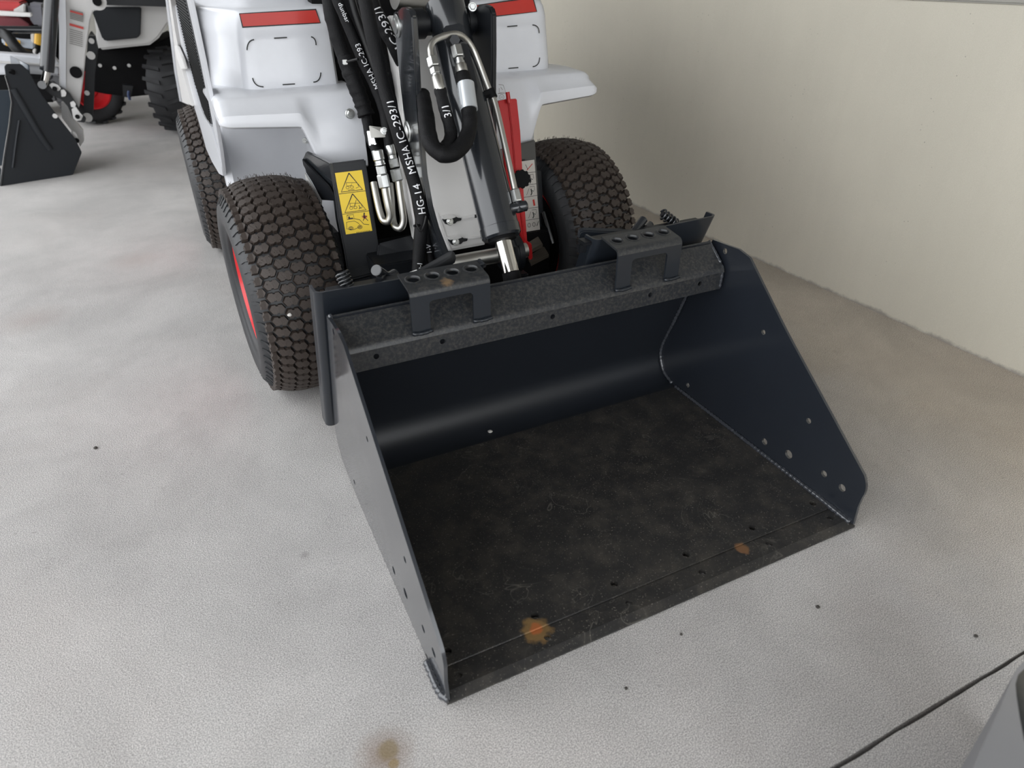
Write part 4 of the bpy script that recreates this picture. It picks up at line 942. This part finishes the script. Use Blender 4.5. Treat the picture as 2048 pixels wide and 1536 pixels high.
# red machine beyond, seen through the tractor's frame
rm = thing('red_machine', 'blurred red and pale machine with a yellow cap, seen above the white cross tube', 'machine', tuple(P(40, 190, y=5.9)*1))
rm.location.z = 0
def rq(name, pts, y, th, m, **k): return quad(name, [P(a, b_, y=y) for a, b_ in pts], th, m, rm, **k)
rq('red_hood', [(-12,2),(40,4),(44,10),(32,22),(-12,22)], 5.7, .5, M['red'], bev=.02)
rq('red_hood', [(-12,34),(40,36),(60,50),(60,54),(-12,54)], 5.75, .4, mat('dark_red_paint', (.14,.012,.02), .5), bev=.01)
rq('pale_panel', [(25,20),(50,6),(50,26),(25,25)], 5.6, .2, M['greywhite'], bev=.01)
rq('grey_guard', [(52,6),(88,10),(94,56),(72,56),(60,40)], 5.65, .3, mat('grey_plastic', (.14,.14,.16), .5), bev=.02)
rq('pale_rail', [(-12,22),(62,27),(63,34),(-12,31)], 5.3, .1, M['whitepaint'], bev=.005)
rod('steel_rod', P(-12,59,y=5.2), P(92,60,y=5.2), .022, M['cyl'], rm, seg=18)
rq('engine_block', [(-12,60),(100,62),(100,112),(-12,112)], 5.6, .5, M['black'], bev=.01)
rq('dark_body', [(-12,-14),(120,-14),(120,150),(-12,150)], 6.1, .6, M['black'], bev=.02)
rq('base_skid', [(-12,150),(120,152),(112,205),(-12,210)], 6.0, .6, M['black'], bev=.02)
rq('pale_manifold', [(2,76),(10,74),(28,78),(36,80),(70,82),(68,98),(50,96),(40,92),(14,92),(4,88)], 5.4, .12, mat('blue_grey_cast', (.38,.42,.48), .5), bev=.008)
for pts in ([(10,82),(17,83),(17,92),(11,91)], [(33,80),(40,81),(41,90),(34,88)]): rq('yellow_tag', pts, 5.37, .02, M['amber'])
rod('yellow_cap', P(79,68,y=5.3), P(77,89,y=5.3), .026, M['amber'], rm, seg=20)
rod('cap_neck', P(77,89,y=5.3), P(74,98,y=5.3), .016, M['black'], rm, seg=14)
rq('white_bracket', [(61,68),(69,68),(68,86),(62,84)], 5.35, .05, M['whitepaint'], bev=.004); rq('white_bracket', [(66,98),(72,98),(70,112),(64,111)], 5.35, .05, M['whitepaint'], bev=.004)
tube('black_hose', [P(8,66,y=5.2),P(18,76,y=5.15),P(30,92,y=5.1),P(44,106,y=5.1),P(58,110,y=5.15)], .034, M['hoseglossy'], rm)
# ------------------------------------------------------------------ dark steel corner close to the camera, bottom right
fc_ = thing('steel_attachment', 'out of focus grey steel plate corner close to the camera at lower right', 'attachment', (.80, -.62, 0))
# upright cheek plate with a big rounded corner, its grey face towards us and a bent navy flange behind
def CQ(x, y, zref): return P(x, y, z=zref)
A0, A1 = P(1936,1560,z=.30), P(2036,1345,z=.30)
cv = [P(1930,1575,z=.30), P(1962,1500,z=.30), P(1990,1438,z=.30), P(2010,1392,z=.30), P(2022,1362,z=.295), P(2033,1338,z=.285), P(2048,1322,z=.27), P(2070,1308,z=.25), P(2100,1300,z=.22)]
inn = [P(2066,1575,z=.285), P(2052,1500,z=.285), P(2040,1438,z=.285), P(2033,1392,z=.283), P(2031,1368,z=.280), P(2036,1350,z=.272), P(2050,1336,z=.26), P(2072,1324,z=.24), P(2100,1318,z=.21)]
loft_r = [cv, inn]
bm = bmesh.new(); R_ = [[bm.verts.new(p) for p in r] for r in loft_r]
low = [bm.verts.new((p.x+.012, p.y-.004, .0)) for p in cv]
for i in range(len(cv)-1):
    bm.faces.new((R_[0][i], R_[0][i+1], R_[1][i+1], R_[1][i])); bm.faces.new((low[i], low[i+1], R_[0][i+1], R_[0][i]))
finish(bm, 'cheek_plate', mat('grey_worn_steel', (.20,.20,.21), .5), fc_, smooth=.7)
bm = bmesh.new(); a_ = [bm.verts.new(p+V((.0005,0,-.0005))) for p in inn]; c_ = [bm.verts.new(p+V((.13,-.05,-.16))) for p in inn]
for i in range(len(inn)-1): bm.faces.new((a_[i], a_[i+1], c_[i+1], c_[i]))
o = finish(bm, 'curved_flange', M['navy'], fc_, smooth=.9); md = o.modifiers.new('Solidify','SOLIDIFY'); md.thickness = .004; md.offset = -1

# ------------------------------------------------------------------ stones and grit
def stone(name, p, r, m, label, cat='stone', group=None):
    bm = bmesh.new(); bmesh.ops.create_icosphere(bm, subdivisions=2, radius=r); s = random.random()*50
    for v in bm.verts: v.co *= 1+.35*noise.noise(v.co/r*.9+V((s,s,s)))
    for v in bm.verts: v.co.z *= .65
    o = finish(bm, name, m, None, smooth=.5); o.location = V(p)+V((0,0,r*.5)); o.rotation_euler = (0,0,s); return tag(o, label, cat, group)
stone('pebble', P(980,865,z=.0145), .0062, M['stone'], 'small pale stone chip lying on the bucket floor')
pt_ = P(580,632,y=.863); stone('pebble', pt_, .0058, M['stone'], 'small pale stone chip stuck on the front left tyre tread')
stone('grit', P(192,897,z=0), .0048, M['darkstone'], 'dark grit crumb on the open floor at left', 'grit')
stone('grit', P(1635,1215,z=0), .0038, M['darkstone'], 'dark grit crumb on the floor right of the cutting edge', 'grit')
stone('grit', P(1362,1269,z=0), .0026, M['darkstone'], 'tiny dark grit crumb on the floor in front of the cutting edge middle', 'grit')
stone('grit', P(1252,1378,z=0), .0030, M['darkstone'], 'dark grit crumb on the floor nearest the bottom edge', 'grit')
stone('grit', P(1951,1273,z=0), .0034, M['darkstone'], 'dark grit crumb on the floor near the saw-cut joint', 'grit')
